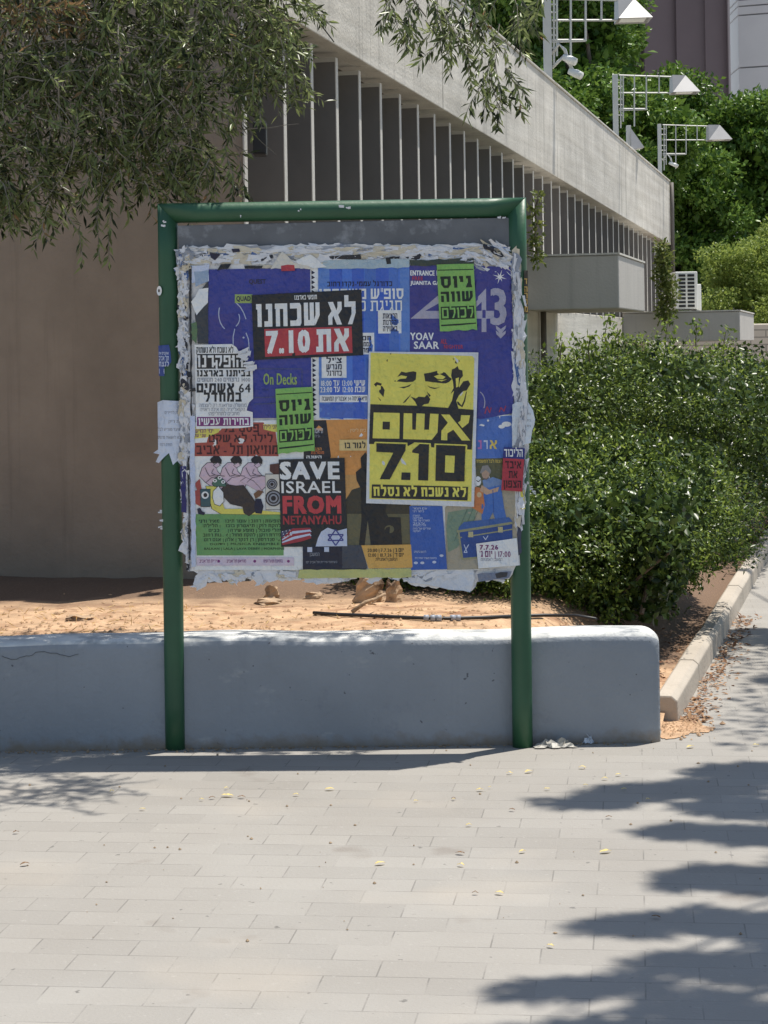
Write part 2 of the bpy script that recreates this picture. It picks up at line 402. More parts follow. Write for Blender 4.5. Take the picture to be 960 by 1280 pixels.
# fins
mb = MB(); fbox(mb, -.022, .030, -.0445, -.036, .0, 3.33); mb.build('lit_corner_strip', FEDGE, bld)  # added pale strip for the lit line at the corner
s = .60; k = 0
while s < LEN-.1:
    mb = MB(); zf = zb(s)-.032; fbox(mb, s-.025, s+.025, -.352, -.002, 1.945, zf-.011); f = mb.build('fin', FIN, bld)
    mb = MB(); fbox(mb, s-.027, s+.0275, -.0015, .004, 1.945, zf); fbox(mb, s-.0285, s-.0255, -.352, -.0015, zf-.026, zf); mb.build('lit_edge_strip', FEDGE, f)  # added pale strips imitate the lit outer edge and light line on top
    s += .56; k += 1
# canopy slabs
sa = sY(18.5)
mb = MB(); fbox(mb, sa, sa+2.15, -.002, .87, 1.92, 2.40); mb.build('canopy_slab', SLAB, bld, bevel=.012)
mb = MB(); fbox(mb, sa-.01, sa+2.16, -.002, .88, 2.403, 2.42); mb.build('slab_flashing', M('roof_felt', lin((205,200,190)), .8, .12, 9, .3, 50), bld)
sb = sY(26.0)
mb = MB(); fbox(mb, sb, sb+3.2, -.002, 1.47, 1.62, 1.99); mb.build('canopy_slab', SLAB, bld, bevel=.012)
mb = MB(); fbox(mb, sb-.01, sb+3.21, -.002, 1.48, 1.993, 2.01); mb.build('slab_flashing', bpy.data.materials['roof_felt'], bld)
# drain pipes on the plinth and the far corner
PIPE = M('pipe_paint', lin((110,104,98)), .6, .1, 9, 0)
mb = MB(); mb.tube([fp(sY(19.4),.04,.3), fp(sY(19.4),.04,1.92)], .028, 8); mb.build('drain_pipe', PIPE, bld, True)
mb = MB(); mb.tube([fp(LEN-.1,.11,1.9), fp(LEN-.1,.11,3.6), fp(LEN-.1,.11,4.09)], .03, 8); mb.build('drain_pipe', PIPE, bld, True)
# dark fixture hung near the corner of the end wall
a = at(325,174,10.3)
fx = thing('wall_fixture', 'small black box fixture hanging on the wall behind the olive branches', 'wall fixture', a)
mb = MB(); mb.box(a, (.034,.05,.085), 0); mb.build('housing', DARK, fx, bevel=.008)
mb = MB(); mb.box(a+Vector((0,.06,.06)), (.012,.06,.012)); mb.box(a+Vector((0,-.052,0)), (.026,.003,.07)); mb.build('bracket', M('fixture_trim', (.03,.03,.035), .4, .1, 9, 0), fx)

# air conditioner on the far slab
WHT = M('appliance_white', lin((226,226,220)), .5, .04, 8, 0)
y0 = 26.35
a = at(845,388,y0); b = at(872,340,y0); a.z = 2.012
wx, hz = b.x-a.x, (b.z-2.012)
ac = thing('air_conditioner', 'white air conditioner unit standing on the far concrete canopy', 'air conditioner', (a.x+wx/2, y0+.4, 2.012))
mb = MB(); mb.box((a.x+wx/2, y0+.42, 2.03+hz/2), (wx/2, .40, hz/2-.01)); mb.build('casing', WHT, ac, bevel=.012)
mb = MB()
for c in range(2):
    for r in range(9):
        mb.box((a.x+wx*(.30+.40*c), y0+.017, 2.03+hz*(.10+.8*r/8.2)), (wx*.155, .004, hz*.031))
mb.build('grille', DARK, ac)
mb = MB(); mb.box((a.x+wx+.04, y0+.5, 2.012+hz*.36), (.035,.30,hz*.34)); mb.build('side_cover', WHT, ac, bevel=.01)
mb = MB()
for sx in (.15,.85):
    mb.box((a.x+wx*sx, y0+.4, 2.0145), (.02,.38,.0025))
mb.build('foot_rail', PIPE, ac)
mb = MB(); p0 = Vector((a.x-.005,y0+.3,2.012+hz*.42))
mb.tube([p0, p0+Vector((-.06,-.02,.03)), p0+Vector((-.11,-.04,-.03)), p0+Vector((-.12,-.05,-.20)), p0+Vector((-.2,-.05,-.225)), p0+Vector((-.45,-.02,-.21))], .016, 7)
mb.build('insulated_pipe', M('pipe_lagging', lin((214,210,200)), .8, .08, 20, 0), ac, True)

# lamps along the parapet: square post, lattice arm, wedge shade
LMP = M('lamp_paint', lin((200,200,194)), .45, .05, 12, 0)
SHD = M('lamp_shade_metal', lin((168,166,164)), .4, .05, 8, 0)
def lattice_lamp(Y, px, ytop, ybase, sc_, label, cams):
    k = Y/F; b = at(px, ybase, Y); b.z = zt_(sY(Y))+.027
    t = thing('lattice_lamp', label, 'lamp', b, 'lattice lamps along the parapet')
    def q(x, y, dy=0): return at(px + x*sc_, ytop + y*sc_, Y+dy)
    mb = MB(); pw = .035*sc_*.9
    top = q(0,-1); mb.box((b.x, b.y, (b.z+.001+top.z)/2), (pw, pw, (top.z-b.z-.001)/2)); mb.build('post', LMP, t, bevel=.005)
    mb = MB()
    def bar(x0,y0,x1,y1,r=.0085): mb.tube([q(x0,y0),q(x1,y1)], r*sc_, 6)
    bar(4,0,70,2); bar(4,22,70,22); bar(4,42,38,42); bar(4,44,38,43,.006)
    for x,y1 in ((6,66),(9,58),(23,64),(38,43),(54,22)): bar(x,0,x,y1)
    for y in (6,14,30,37,50): bar(0,y,9,y,.006)
    mb.build('lattice_arm', LMP, t)
    mb = MB(); D = .16*sc_
    A,B,Cc,Dd = q(69,1), q(87,0), q(103,22), q(69,23)
    yy = Vector((0,1,0))
    P = [A+yy*-D*.7, B+yy*D*.05, Cc-yy*D, Dd-yy*D, A+yy*D*.9, B+yy*D*.35, Cc+yy*D, Dd+yy*D]
    mb.add(P, [(0,3,1),(1,3,2),(4,5,7),(5,6,7),(0,1,5,4),(1,2,6,5),(0,4,7,3)])
    sh = mb.build('lamp_shade', SHD, t)
    mb = MB(); mb.box((q(85,21).x, Y, q(85,21).z), (.10*sc_, D*.6, .012)); mb.build('lens', WHT, sh)
    for (cx,cy) in cams:
        mb = MB(); p = q(cx,cy)
        mb.tube([q(4,cy-6), q(cx*.55,cy-16), q(cx*.85,cy-10), p], .014*sc_, 7); ccb = mb.build('camera_bracket', LMP, t, True)
        mb = MB(); mb.tube([p+Vector((-.05,0,.03)), p+Vector((.02,-.02,0)), p+Vector((.07,-.05,-.03))], [.024*sc_,.034*sc_,.032*sc_], 10); mb.build('camera_housing', WHT, ccb, True)
    return t
lattice_lamp(20.2, 685, -2, 97, 1.24, 'nearest lattice lamp, above the olive twigs, with two security cameras', [(20,62),(26,76)])
lattice_lamp(25.5, 770, 94, 172, 1.0, 'middle lattice lamp on the parapet, with no camera on its post', [])
lattice_lamp(30.9, 825, 156, 214, .86, 'farthest lattice lamp at the end of the parapet, with one security camera', [(18,58)])
b = at(786,188,27.3); b.z = zt_(sY(27.3))+.027
fl = thing('floodlight', 'small pale wedge floodlight on the parapet between middle and farthest lamp', 'floodlight', b)
mb = MB(); t_ = at(785,157,27.3); mb.box((b.x,b.y,(t_.z+b.z+.001)/2), (.03,.03,(t_.z-b.z-.001)/2)); mb.build('post', LMP, fl, bevel=.004)
mb = MB(); A,B,Cc = at(788,160,27.3), at(804,185,27.3), at(788,188,27.3); yy = Vector((0,.12,0))
mb.add([A-yy*.2,B-yy,Cc-yy,A+yy*.2,B+yy,Cc+yy], [(0,2,1),(3,4,5),(0,1,4,3),(1,2,5,4),(2,0,3,5)]); mb.build('lamp_shade', SHD, fl)

# ---- far towers
TOW = M('brown_cladding', lin((112,98,100)), .7, .06, .6, .1, 8)
TRIM = M('tower_trim', lin((168,156,156)), .6, .05, 1, 0)
Yt = 72.0
def tx(px): return (px-CX)/F*Yt
tw = thing('brown_tower', 'tall brown clad tower with vertical panels rising behind the trees', 'building', (tx(865), Yt+4, 0))
edges = [772,800,812,853,888,918]
for i in range(len(edges)-1):
    x0, x1 = tx(edges[i]), tx(edges[i+1]); mb = MB()
    f = [0,.35,.12,.25,.05][i]; d = [.5,.3,.30,-.05,.25][i]
    mb.hexa([(x0,Yt+f,0),(x1,Yt+f+d,0),(x1,Yt+8,0),(x0,Yt+8,0),(x0,Yt+f,22),(x1,Yt+f+d,22),(x1,Yt+8,22),(x0,Yt+8,22)]); mb.build('cladding_panel', TOW, tw)
x0, x1 = tx(918), tx(930); mb = MB()
mb.hexa([(x0+.02,Yt+.6,0),(x1,Yt+2.2,0),(x1,Yt+8,0),(x0+.02,Yt+8,0),(x0+.02,Yt+.6,22),(x1,Yt+2.2,22),(x1,Yt+8,22),(x0+.02,Yt+8,22)]); mb.build('side_wall', TOW, tw)
mb = MB(); mb.box((x0,Yt+.2,11), (.03,.15,11)); mb.build('corner_trim', TRIM, tw)
for z in (8.3, 10.1, 12.0, 13.9):
    mb = MB(); mb.tube([(x0+.03,Yt+.35,z+.55),(x1-.05,Yt+2.1,z)], .035, 5); mb.build('stair_rail', TRIM, tw)
WB = M('white_cladding', lin((247,247,246)), .6, .03, .8, 0)
Yw = 80.0
wbx = lambda px: (px-CX)/F*Yw
wb = thing('white_building', 'white panelled building at the right edge beside the brown tower', 'building', (wbx(1000), Yw+4, 0))
zz = [0, 9.0, 11.0, 12.35, 14.4, 14.75, 15.0, 24]
for i in range(len(zz)-1):
    mb = MB(); mb.hexa([(wbx(929),Yw,zz[i]),(wbx(1090),Yw-2.0,zz[i]),(wbx(1090),Yw+8,zz[i]),(wbx(931),Yw+8,zz[i]),
                        (wbx(929),Yw,zz[i+1]-.06),(wbx(1090),Yw-2.0,zz[i+1]-.06),(wbx(1090),Yw+8,zz[i+1]-.06),(wbx(931),Yw+8,zz[i+1]-.06)]); mb.build('wall_panel', WB, wb)
mb = MB(); mb.hexa([(wbx(931),Yw+.1,0),(wbx(1090),Yw-1.9,0),(wbx(1090),Yw+7,0),(wbx(931),Yw+7,0),(wbx(931),Yw+.1,23.9),(wbx(1090),Yw-1.9,23.9),(wbx(1090),Yw+7,23.9),(wbx(931),Yw+7,23.9)])
mb.build('panel_joint', M('panel_joint_grey', lin((176,176,180)), .7, .03, 1, 0), wb)

# pale stone garden wall beyond the slabs
def stonemat():
    m, n, l, b = newmat('coursed_stone')
    g = n.new('ShaderNodeNewGeometry'); sx = n.new('ShaderNodeSeparateXYZ'); cb = n.new('ShaderNodeCombineXYZ')
    l.new(g.outputs['Position'], sx.inputs[0]); l.new(sx.outputs[0], cb.inputs[0]); l.new(sx.outputs[2], cb.inputs[1])
    br = n.new('ShaderNodeTexBrick')
    for k_, v in (('Scale',1.0),('Mortar Size',.012),('Brick Width',.5),('Row Height',.12),('Bias',0.0)): br.inputs[k_].default_value = v
    c_ = lin((232,220,200)); br.inputs['Color1'].default_value = scale_c(c_,.85); br.inputs['Color2'].default_value = scale_c(c_,1.08); br.inputs['Mortar'].default_value = scale_c(c_,.5)
    l.new(cb.outputs[0], br.inputs['Vector']); l.new(br.outputs[0], b.inputs['Base Color']); b.inputs['Roughness'].default_value = .85
    bump(n, l, b, br.outputs['Fac'], -.5, .01); return m
mb = MB(); a = at(800,412,33.5); b = at(1100,412,33.5); mb.box(((a.x+b.x)/2, 33.7, .95), ((b.x-a.x)/2, .2, .95))
tag(mb.build('garden_wall', stonemat(), bevel=.02), 'pale coursed stone wall behind the far canopy', 'wall')
# ================================================================== PLANTS
BARK = M('bark', lin((112,98,84)), .9, .25, 14, .8, 30)
TWIG = M('twig_bark', lin((128,122,112)), .85, .2, 20, .3, 60)
HL = leafmat('hedge_leaf', (.036,.072,.012), (.26,.355,.066), .33, .36)
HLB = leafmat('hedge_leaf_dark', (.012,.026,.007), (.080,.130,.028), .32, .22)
def hedge(label, s0, s1, n0, n1, z0, z1, cnt, mats, seed, leaf=.028, front=.50, under=.45, amp=.07):
    def prof(q):                      # lower at its near end, undercut below
        t_ = np.clip((q[:,0]+hs)/(2*hs), 0, 1); rel = np.clip((q[:,2]+hz)/(2*hz), 0, 1.2)
        q[:,2] = -hz + (q[:,2]+hz)*(front+(1-front)*t_**.55)
        q[:,2] = -hz + (q[:,2]+hz)*(1-.13*(q[:,1]/hn)**2); q[:,2] += amp*wob(q[:,0]*1.5+seed, q[:,1]*2.0, seed+2)*rel
        q[:,0] += under*np.clip(1-rel,0,1)**.75*(1-t_); q[:,1] -= .22*(1-rel)**1.5*np.clip(q[:,1]/hn,0,1)
        return q
    c = fp((s0+s1)/2, (n0+n1)/2, 0); g = Vector((c.x, c.y, .3))
    t = thing('hedge_shrub', label, 'hedge', g, 'clipped hedge shrubs in the planting bed')
    hs, hn, hz = (s1-s0)/2, (n1-n0)/2, (z1-z0)/2; cz = (z0+z1)/2
    def surf(d):      # superellipsoid radius
        e = 2.6
        return (np.abs(d[:,0])**e + np.abs(d[:,1])**e + np.abs(d[:,2])**e)**(-1/e)
    d = rng.normal(size=(cnt*2,3)); d /= np.linalg.norm(d, axis=1, keepdims=True)
    d = d[d[:,2] > -.9]; d = d[(d[:,0] < .75) | (rng.random(len(d)) < .6)][:cnt]; k = len(d)
    r0 = surf(d)
    P = d*r0[:,None]
    a, b_, z_ = P[:,0]*hs, P[:,1]*hn, P[:,2]*hz
    lump = .15*wob(a*2.1, b_*2.6+z_*1.9, seed) + .10*wob(a*6.1+z_*3, b_*5.7, seed+3) + .03*wob(a*13+b_*9, z_*14, seed+5)
    dep = rng.random(k)**2.2*.20 - np.where(rng.random(k) < .06, rng.random(k)*.10, 0)
    ext = np.array([hs,hn,hz]); nrmv = np.sign(P)*np.abs(P)**1.9/ext; nrmv /= np.linalg.norm(nrmv,axis=1,keepdims=True)
    Q = P*ext + nrmv*(lump-dep)[:,None]
    nc = int(k*.012); ci = rng.integers(0, k, nc); sel = rng.random(k) < .6; ks = int(sel.sum()); who = ci[rng.integers(0, nc, ks)]   # leafy shoots
    reach = (.05+.13*rng.random(k))[who]
    Q[sel] = Q[who] + (nrmv[who]*.8+np.array([0,0,.35]))*(reach*rng.random(ks)**.7)[:,None] + rng.normal(size=(ks,3))*.040
    nrmv = nrmv.copy(); nrmv[sel] = nrmv[who]
    FDn, FNn = np.array(FD), np.array(FN)
    Q = prof(Q)
    W_ = np.array(fp((s0+s1)/2,(n0+n1)/2,cz)) + Q[:,:1]*FDn + Q[:,1:2]*FNn + Q[:,2:]*np.array([0,0,1.])
    Nw = nrmv[:,:1]*FDn + nrmv[:,1:2]*FNn + nrmv[:,2:]*np.array([0,0,1.])
    mi = (rng.random(k) < .45).astype(int)
    leaves('foliage', W_, Nw*.6+rdir(k)*.9+np.array([0,0,-.05]), Nw*.6+rdir(k)*.5+np.array([.12,0,.6]), leaf*(.45+.95*rng.random(k)), leaf*.55*(.7+.5*rng.random(k)), mats, t, .2, mi)
    # shaded twiggy inside
    mb = MB(); 
    for i in range(40):
        a0 = fp(random.uniform(s0+.2,s1-.2), random.uniform(n0+.25,n1-.25), .3)
        b0 = a0 + Vector((random.uniform(-.35,.35), random.uniform(-.35,.35), random.uniform(.25, .45)))
        limb(mb, a0, b0, .012, .004, .08, 4, 5)
    mb.build('stems', BARK, t)
    k2 = int(cnt*.42); q = (rng.random((k2,3))*2-1)*np.array([hs-.1,hn-.1,hz-.08]); q = prof(q)
    W_ = np.array(fp((s0+s1)/2,(n0+n1)/2,cz)) + q[:,:1]*FDn + q[:,1:2]*FNn + q[:,2:]*np.array([0,0,1.])
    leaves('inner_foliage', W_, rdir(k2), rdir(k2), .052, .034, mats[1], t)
    return t
hedge('front clipped hedge shrub with glossy leaves, right behind the notice board', -.60, 2.4, .38, 2.30, .20, 1.16, 74000, [HL,HLB], 1.0, .028, .58, .50, .06)
hedge('second taller hedge shrub growing under the near concrete canopy', 3.35, 8.4, .15, 2.62, .25, 1.59, 56000, [HL,HLB], 5.0, .034, .97, 1.5, .14)
hedge('third hedge shrub, farthest along the kerb under the far canopy', 8.7, 15.5, .15, 2.70, .25, 1.40, 30000, [HL,HLB], 9.0, .045, .95)
# loose shoots standing out of the hedge tops
# background trees
FL = leafmat('ficus_leaf', (.045,.105,.018), (.17,.28,.050), .33, .22)
FL2 = leafmat('ficus_leaf_light', (.075,.15,.025), (.15,.25,.05), .35, .3)
def tree(label, trunk_px, Y, cl, n, L, W, mats, grp, cat='tree', name='leafy_tree', fill=True):
    base = onz(trunk_px, 470, 0); base = Vector(((trunk_px-CX)/F*Y, Y, 0))
    t = thing(name, label, cat, base, grp)
    cs = []
    for (px,py,r,dy) in cl:
        p = at(px,py,Y+dy); rr = r*Y/F; cs.append((p.x,p.y,p.z,rr,rr*1.1,rr*.9))
    mb = MB(); fork = base+Vector((0,0,min(c[2] for c in cs)*.8))
    limb(mb, base, fork, .16, .12, .05)
    for c in cs: limb(mb, fork, c[:3], .08, .02, .1)
    mb.build('trunk', BARK, t)
    small = []
    for c in cs:          # break every mass into clumps with gaps between
        m_ = 12
        d = rdir(m_)
        for q in d:
            k = random.uniform(.30,.5)
            small.append((c[0]+q[0]*c[3]*.72, c[1]+q[1]*c[4]*.72, c[2]+q[2]*c[5]*.72, c[3]*k, c[4]*k, c[5]*k*.8))
    clumps('crown', small, n, L, W, mats, t, .5, .6)
    if fill: clumps('inner_crown', [(c[0],c[1]+c[4]*.2,c[2],c[3]*.8,c[4]*.7,c[5]*.8) for c in cs], n//6, L*1.9, W*2.2, mats[0] if isinstance(mats,list) else mats, t, .2, .9)
    return t
G = 'trees behind the concrete building'
tree('dark glossy tree rising behind the lattice lamps', 760, 41, [(655,60,70,0),(720,40,75,1),(745,130,80,0),(690,150,70,-1),(800,175,75,0),(760,225,70,-.5),(640,-20,80,0),(725,-50,80,1)], 42000, .13, .075, FL, G)
tree('tall dark tree at the right, behind the round pale bush', 880, 44, [(850,140,60,1),(905,195,75,0),(880,260,75,-1),(950,170,70,0),(965,260,80,0),(840,330,70,-1),(850,230,60,-1.5),(900,340,60,-1),(1010,200,90,1)], 42000, .13, .075, FL, G)
tree('light green feathery tree behind the nearest lattice lamp', 690, 47, [(640,40,60,0),(700,60,60,0),(760,60,55,0),(735,0,70,0),(790,140,50,0),(670,-40,90,0)], 26000, .15, .07, FL2, G)
YB = leafmat('bush_leaf', (.15,.22,.04), (.29,.36,.09), .45, .35)
tree('rounded pale green bush beside the far canopy', 955, 35, [(925,350,42,0),(965,335,58,0),(1005,370,70,0),(905,385,34,-.3),(945,395,50,-.5),(985,300,40,0),(900,330,30,0)], 30000, .055, .028, YB, None, 'bush', 'round_bush', True)
# climbing plants on the fins
CLM = leafmat('climber_leaf', (.09,.13,.03), (.19,.22,.06), .45, .35)
def climber(label, pts, Y, n, L):
    base = at(pts[0][0], pts[0][1], Y); t = thing('climbing_plant', label, 'climbing plant', base, 'climbing plants on the fins')
    mb = MB(); mb.tube([at(x,y,Y) for x,y,_ in pts], .006, 5); mb.build('stem', BARK, t)
    clumps('foliage', [(*at(x,y,Y), r*Y/F, r*Y/F, r*Y/F*1.3) for x,y,r in pts], n, L, L*.5, CLM, t, .3, .9)
climber('yellow green climber hanging on the fins just right of the board', [(672,322,9),(668,300,10),(671,280,7),(668,262,8),(674,245,6)], 18.0, 230, .055)
climber('green climber covering the last fins above the far canopy', [(832,388,13),(836,365,13),(828,345,12),(830,325,11),(826,310,8)], 25.6, 1300, .06)
# small stray shoots above the hedge
def shoot(px, py, Y, hpx, label):
    a = at(px,py+hpx,Y); t = thing('hedge_shoot', label, 'shoot', a, 'stray shoots above the hedge')
    mb = MB(); b = at(px+random.uniform(-4,4),py,Y); pth = limb(mb, a, b, .006, .002, .05, 6, 5); mb.build('stem', BARK, t)
    P = []; 
    for i in range(46):
        q = pth[0].lerp(pth[-1], random.random()**.7); P.append(q + Vector((random.gauss(0,.04), random.gauss(0,.04), random.gauss(0,.02))))
    P = np.array(P); k = len(P); leaves('foliage', P, rdir(k)+np.array([0,0,.4]), rdir(k)+np.array([0,0,.6]), .05, .026, HL, t)
for i,(px,py,Y,h) in enumerate([(757,396,15.5,50),(772,410,15.0,40),(832,402,17,35),(870,402,18.5,30),(905,412,19,30),(737,418,14.6,35),(700,425,14,30)]):
    shoot(px,py,Y,h,'thin leafy shoot sticking up from the hedge top')

# ---- olive tree, trunk outside the frame at the left; branches hang in over the board
OL = leafmat('olive_leaf', (.016,.024,.010), (.26,.325,.13), .32, .32)
OLD = leafmat('dry_olive_leaf', (.24,.15,.07), (.34,.24,.12), .6, .3)
def px_of(p):
    x, z = p[0]/p[1]*F, (p[2]-EYE)/p[1]*F
    return CX + x*cr - z*sr, CY - (x*sr + z*cr)
ob = Vector((-2.75, 9.0, .40))
ol = thing('olive_tree', 'olive tree with narrow grey green leaves drooping over the left of the board', 'tree', ob)
mb = MB()
f1 = Vector((-2.55, 8.95, 3.05)); limb(mb, ob, f1, .15, .11, .06, 8, 10)
targets = [(-2.0,8.75,3.5),(-1.3,8.7,3.4),(-.6,8.75,3.5),(.1,8.8,3.6),(.6,8.9,3.55),(-1.8,8.6,3.3),(-2.6,8.6,3.8),(-1.0,8.9,3.35)]
mains = [limb(mb, f1, t_, .06, .016, .12, 10, 8) for t_ in targets]
mb.build('trunk', BARK, ol)
# twig tips wanted in the picture, as (photo position, density)
def inside(px, py, poly):
    r = False; n = len(poly); j = n-1
    for i in range(n):
        xi, yi = poly[i]; xj, yj = poly[j]
        if (yi > py) != (yj > py) and px < (xj-xi)*(py-yi)/(yj-yi)+xi: r = not r
        j = i
    return r
MASS = [(-60,-60),(352,-60),(380,40),(345,110),(300,110),(262,125),(258,180),(285,205),(235,225),(205,245),(160,235),(120,215),(75,225),(40,255),(10,255),(-60,280)]
twp, P, A, Nn = MB(), [], [], []
def sprig(start, d, length, nl, droop=.5, behind=True):
    d = Vector(d).normalized(); p = Vector(start); path = [p.copy()]; m = 7
    for i in range(m):
        d = (d + Vector((random.gauss(0,.16), random.gauss(0,.10), random.gauss(0,.12)-droop*.16))).normalized()
        p = p + d*(length/m); path.append(p.copy())
    if behind and min(q.y for q in path) < 8.27:
        sh = 8.27 - min(q.y for q in path); path = [q+Vector((0,sh,0)) for q in path]
    twp.tube(path, [.0030-.0020*i/m for i in range(m+1)], 4, 0, False)
    for i in range(nl):
        t = (i+.3)/nl; j = min(int(t*m), m-1); q = path[j].lerp(path[j+1], t*m-j); tang = (path[j+1]-path[j]).normalized()
        side = Vector(rdir(1)[0]); side = (side - tang*side.dot(tang)).normalized()
        P.append(q); A.append(tang*.75 + side*.8 + Vector((0,0,-.12))); Nn.append(Vector(rdir(1)[0])*.7 + Vector((0,0,.6)) + side*.2)
n_in = 0
while n_in < 880:                     # the drooping mass at the upper left
    px, py = random.uniform(-60,385), random.uniform(-60,290)
    if not inside(px, py, MASS): continue
    Y = random.uniform(8.40, 9.02); st = at(px,py,Y)
    sprig(st, (random.gauss(.25,.6), random.gauss(0,.35), random.gauss(-.35,.5)), random.uniform(.14,.27), random.randint(16,26)); n_in += 1
for (px,py) in [(60,270),(45,285),(20,262),(80,275),(110,235),(125,265),(140,300),(135,260),(120,285),(150,255),(215,215),(240,205),(262,212),(280,195),(300,215),(150,225),(255,150),(275,140),(285,165),(322,120),(318,100),(335,85),(350,60),(360,45),(268,222),(225,232),(180,240),(285,215),(10,240),(100,295)]:
    sprig(at(px,py-14,random.uniform(8.35,8.6)), (random.gauss(.1,.35), random.gauss(0,.2), -.8), random.uniform(.12,.2), 18, .8)
for (px,py,L) in [(500,-10,.2),(520,5,.2),(548,0,.2),(575,5,.26),(600,10,.28),(615,30,.3),(590,40,.26),(625,60,.24),(605,90,.22),(630,85,.22),(612,110,.18),(560,20,.22),(640,20,.2),(650,0,.2),(480,-5,.16),(530,-20,.25),(585,-20,.3),(610,-20,.3),(560,-25,.25),(640,-20,.25),(490,10,.15),(570,40,.2),(625,105,.16),(540,25,.16),(655,15,.15),(672,-10,.18),(515,30,.14)]:
    for _ in range(2): sprig(at(px+random.uniform(-10,10),py,random.uniform(8.6,9.0)), (random.gauss(.05,.35), random.gauss(0,.25), -.9), L, int(L*95), .5)
n_up = 0
while n_up < 60:                     # the crown above the frame
    c = Vector((random.uniform(-2.9,-.05), random.uniform(8.35,9.05), random.uniform(3.05,3.9)))
    if c.x > -.3 and random.random() < .5: continue
    sprig(c, (random.gauss(.2,.7), random.gauss(0,.5), random.gauss(-.1,.6)), random.uniform(.16,.3), 20); n_up += 1
while n_up < 140:
    c = Vector((random.uniform(-2.9,-1.75), random.uniform(8.35,9.3), random.uniform(2.2,3.1)))
    sprig(c, (random.gauss(.2,.7), random.gauss(0,.5), random.gauss(-.1,.6)), random.uniform(.16,.3), 20); n_up += 1
for m_ in mains:                      # finer branches off the limbs
    for i in range(3, len(m_), 2):
        q = m_[i]
        for _ in range(2): limb(twp, q, q+Vector((random.uniform(-.4,.4), random.uniform(-.12,.2), random.uniform(-.6,.2))), .008, .003, .12, 5, 5)
# bare grey twigs hanging inside the mass
for i in range(34):
    tip = at(random.uniform(-20,330), random.uniform(40,210), random.uniform(8.45,8.95)); m_ = random.choice(mains[:2]+mains[5:]); limb(twp, m_[random.randint(4,10)], tip, .006, .002, .14, 7, 5)
for i in range(60):
    px, py = random.uniform(30,300), random.uniform(-10,170); a = at(px,py,random.uniform(8.4,8.7))
    limb(twp, a, a+Vector((random.gauss(.03,.12), random.uniform(-.02,.1), random.uniform(-.35,.05))), .0035, .0014, .15, 6, 4)
for _ in range(170):                  # the rest of the crown, left of the frame
    sprig((random.uniform(-3.7,-1.75), random.uniform(8.4,9.8), random.uniform(2.5,4.0)), (random.gauss(0,.7), random.gauss(0,.5), random.gauss(-.1,.6)), random.uniform(.16,.3), 18)
for (px,py) in [(15,972),(70,980),(35,992),(100,986),(0,960),(125,992),(30,1004),(60,968),(-40,985),(-30,1010)]:   # high sprays that dapple the paving
    g = onz(px,py); q = g + Vector((SUN.x/SUN.z, SUN.y/SUN.z, 1))*random.uniform(3.3,3.6)
    for _ in range(9): sprig(q+Vector((random.gauss(0,.10), random.gauss(0,.05), random.gauss(0,.05))), (random.gauss(0,1), random.gauss(0,.4), .3), .2, 18, .4, False)
limb(twp, f1, (-.45,8.06,3.4), .03, .006, .08, 8, 6)
twp.build('twigs', TWIG, ol)
P, A, Nn = np.array(P), np.array(A), np.array(Nn); k = len(P)
dist = np.array([px_of(p) for p in P])
dry = ((dist[:,0] < 110) & (dist[:,1] < 45) & (rng.random(k) < .35)) | (rng.random(k) < .008)
Ls = .051*(.55+.75*rng.random(k)); Ws = .0118*(.8+.5*rng.random(k))
big = (dist[:,0] > 440); Ls[big] *= 1.2; Ws[big] *= 1.1
leaves('foliage', P, A, Nn, Ls, Ws, [OL, OLD], ol, .3, dry.astype(int))

# ---- tree standing off to the right whose crown shades the paving
SH = Vector((SUN.x/SUN.z, SUN.y/SUN.z, 1))
spots = [(960,965,90),(880,985,70),(800,990,70),(735,1003,55),(930,1010,80),(860,1040,60),(760,1003,40),(940,1045,70),(900,1095,70),(960,1105,70),(850,1105,35),
 (800,1157,65),(880,1150,75),(960,1160,80),(760,1160,30),(860,1205,70),(940,1215,80),(700,1237,55),(780,1233,60),(880,1255,70),(650,1243,35),(820,1275,60),(720,1290,60),(950,1275,80),(640,1300,60),
 (1010,800,80),(950,790,45),(1010,850,60),(905,800,14),(1050,970,120),(1080,1080,120),(1060,1190,120),(1060,1270,100),(930,735,12),(1180,950,140),(1200,1120,140),(900,965,40)]
st = thing('shade_tree', 'broad leafy tree beside the path, its shade falling on the paving at the right', 'tree', (4.3, 7.4, 0))
mb = MB(); fork = Vector((4.2,7.4,3.4)); limb(mb, (4.3,7.4,-.05), fork, .19, .14, .04, 8, 12)
cs = []
for (px,py,hw) in spots:
    g = onz(px,py); z = random.uniform(5.4,6.8); rx = hw/F*g.y
    p = g + SH*z
    cs.append((p.x,p.y,p.z,rx,rx*.62,rx*.5)); limb(mb, fork, p, .04, .008, .1, 6, 6)
far = []
for _ in range(34):
    p = Vector((random.uniform(2.9,6.2), random.uniform(4.6,11.5), random.uniform(5.0,8.0)))
    if p.x - .243*p.z < 1.9 and p.y - .178*p.z > 4: p.x += 1.2
    r_ = random.uniform(.5,.8); far.append((p.x,p.y,p.z,r_,r_,r_*.6)); limb(mb, fork, p, .05, .01, .1, 6, 6)
mb.build('trunk', BARK, st)
STL = leafmat('shade_tree_leaf', (.05,.10,.02), (.11,.17,.04), .4, .25)
clumps('crown', cs, 25000, .085, .034, STL, st, .4, .8)
clumps('outer_crown', far, 24000, .10, .045, STL, st, .4, .8)
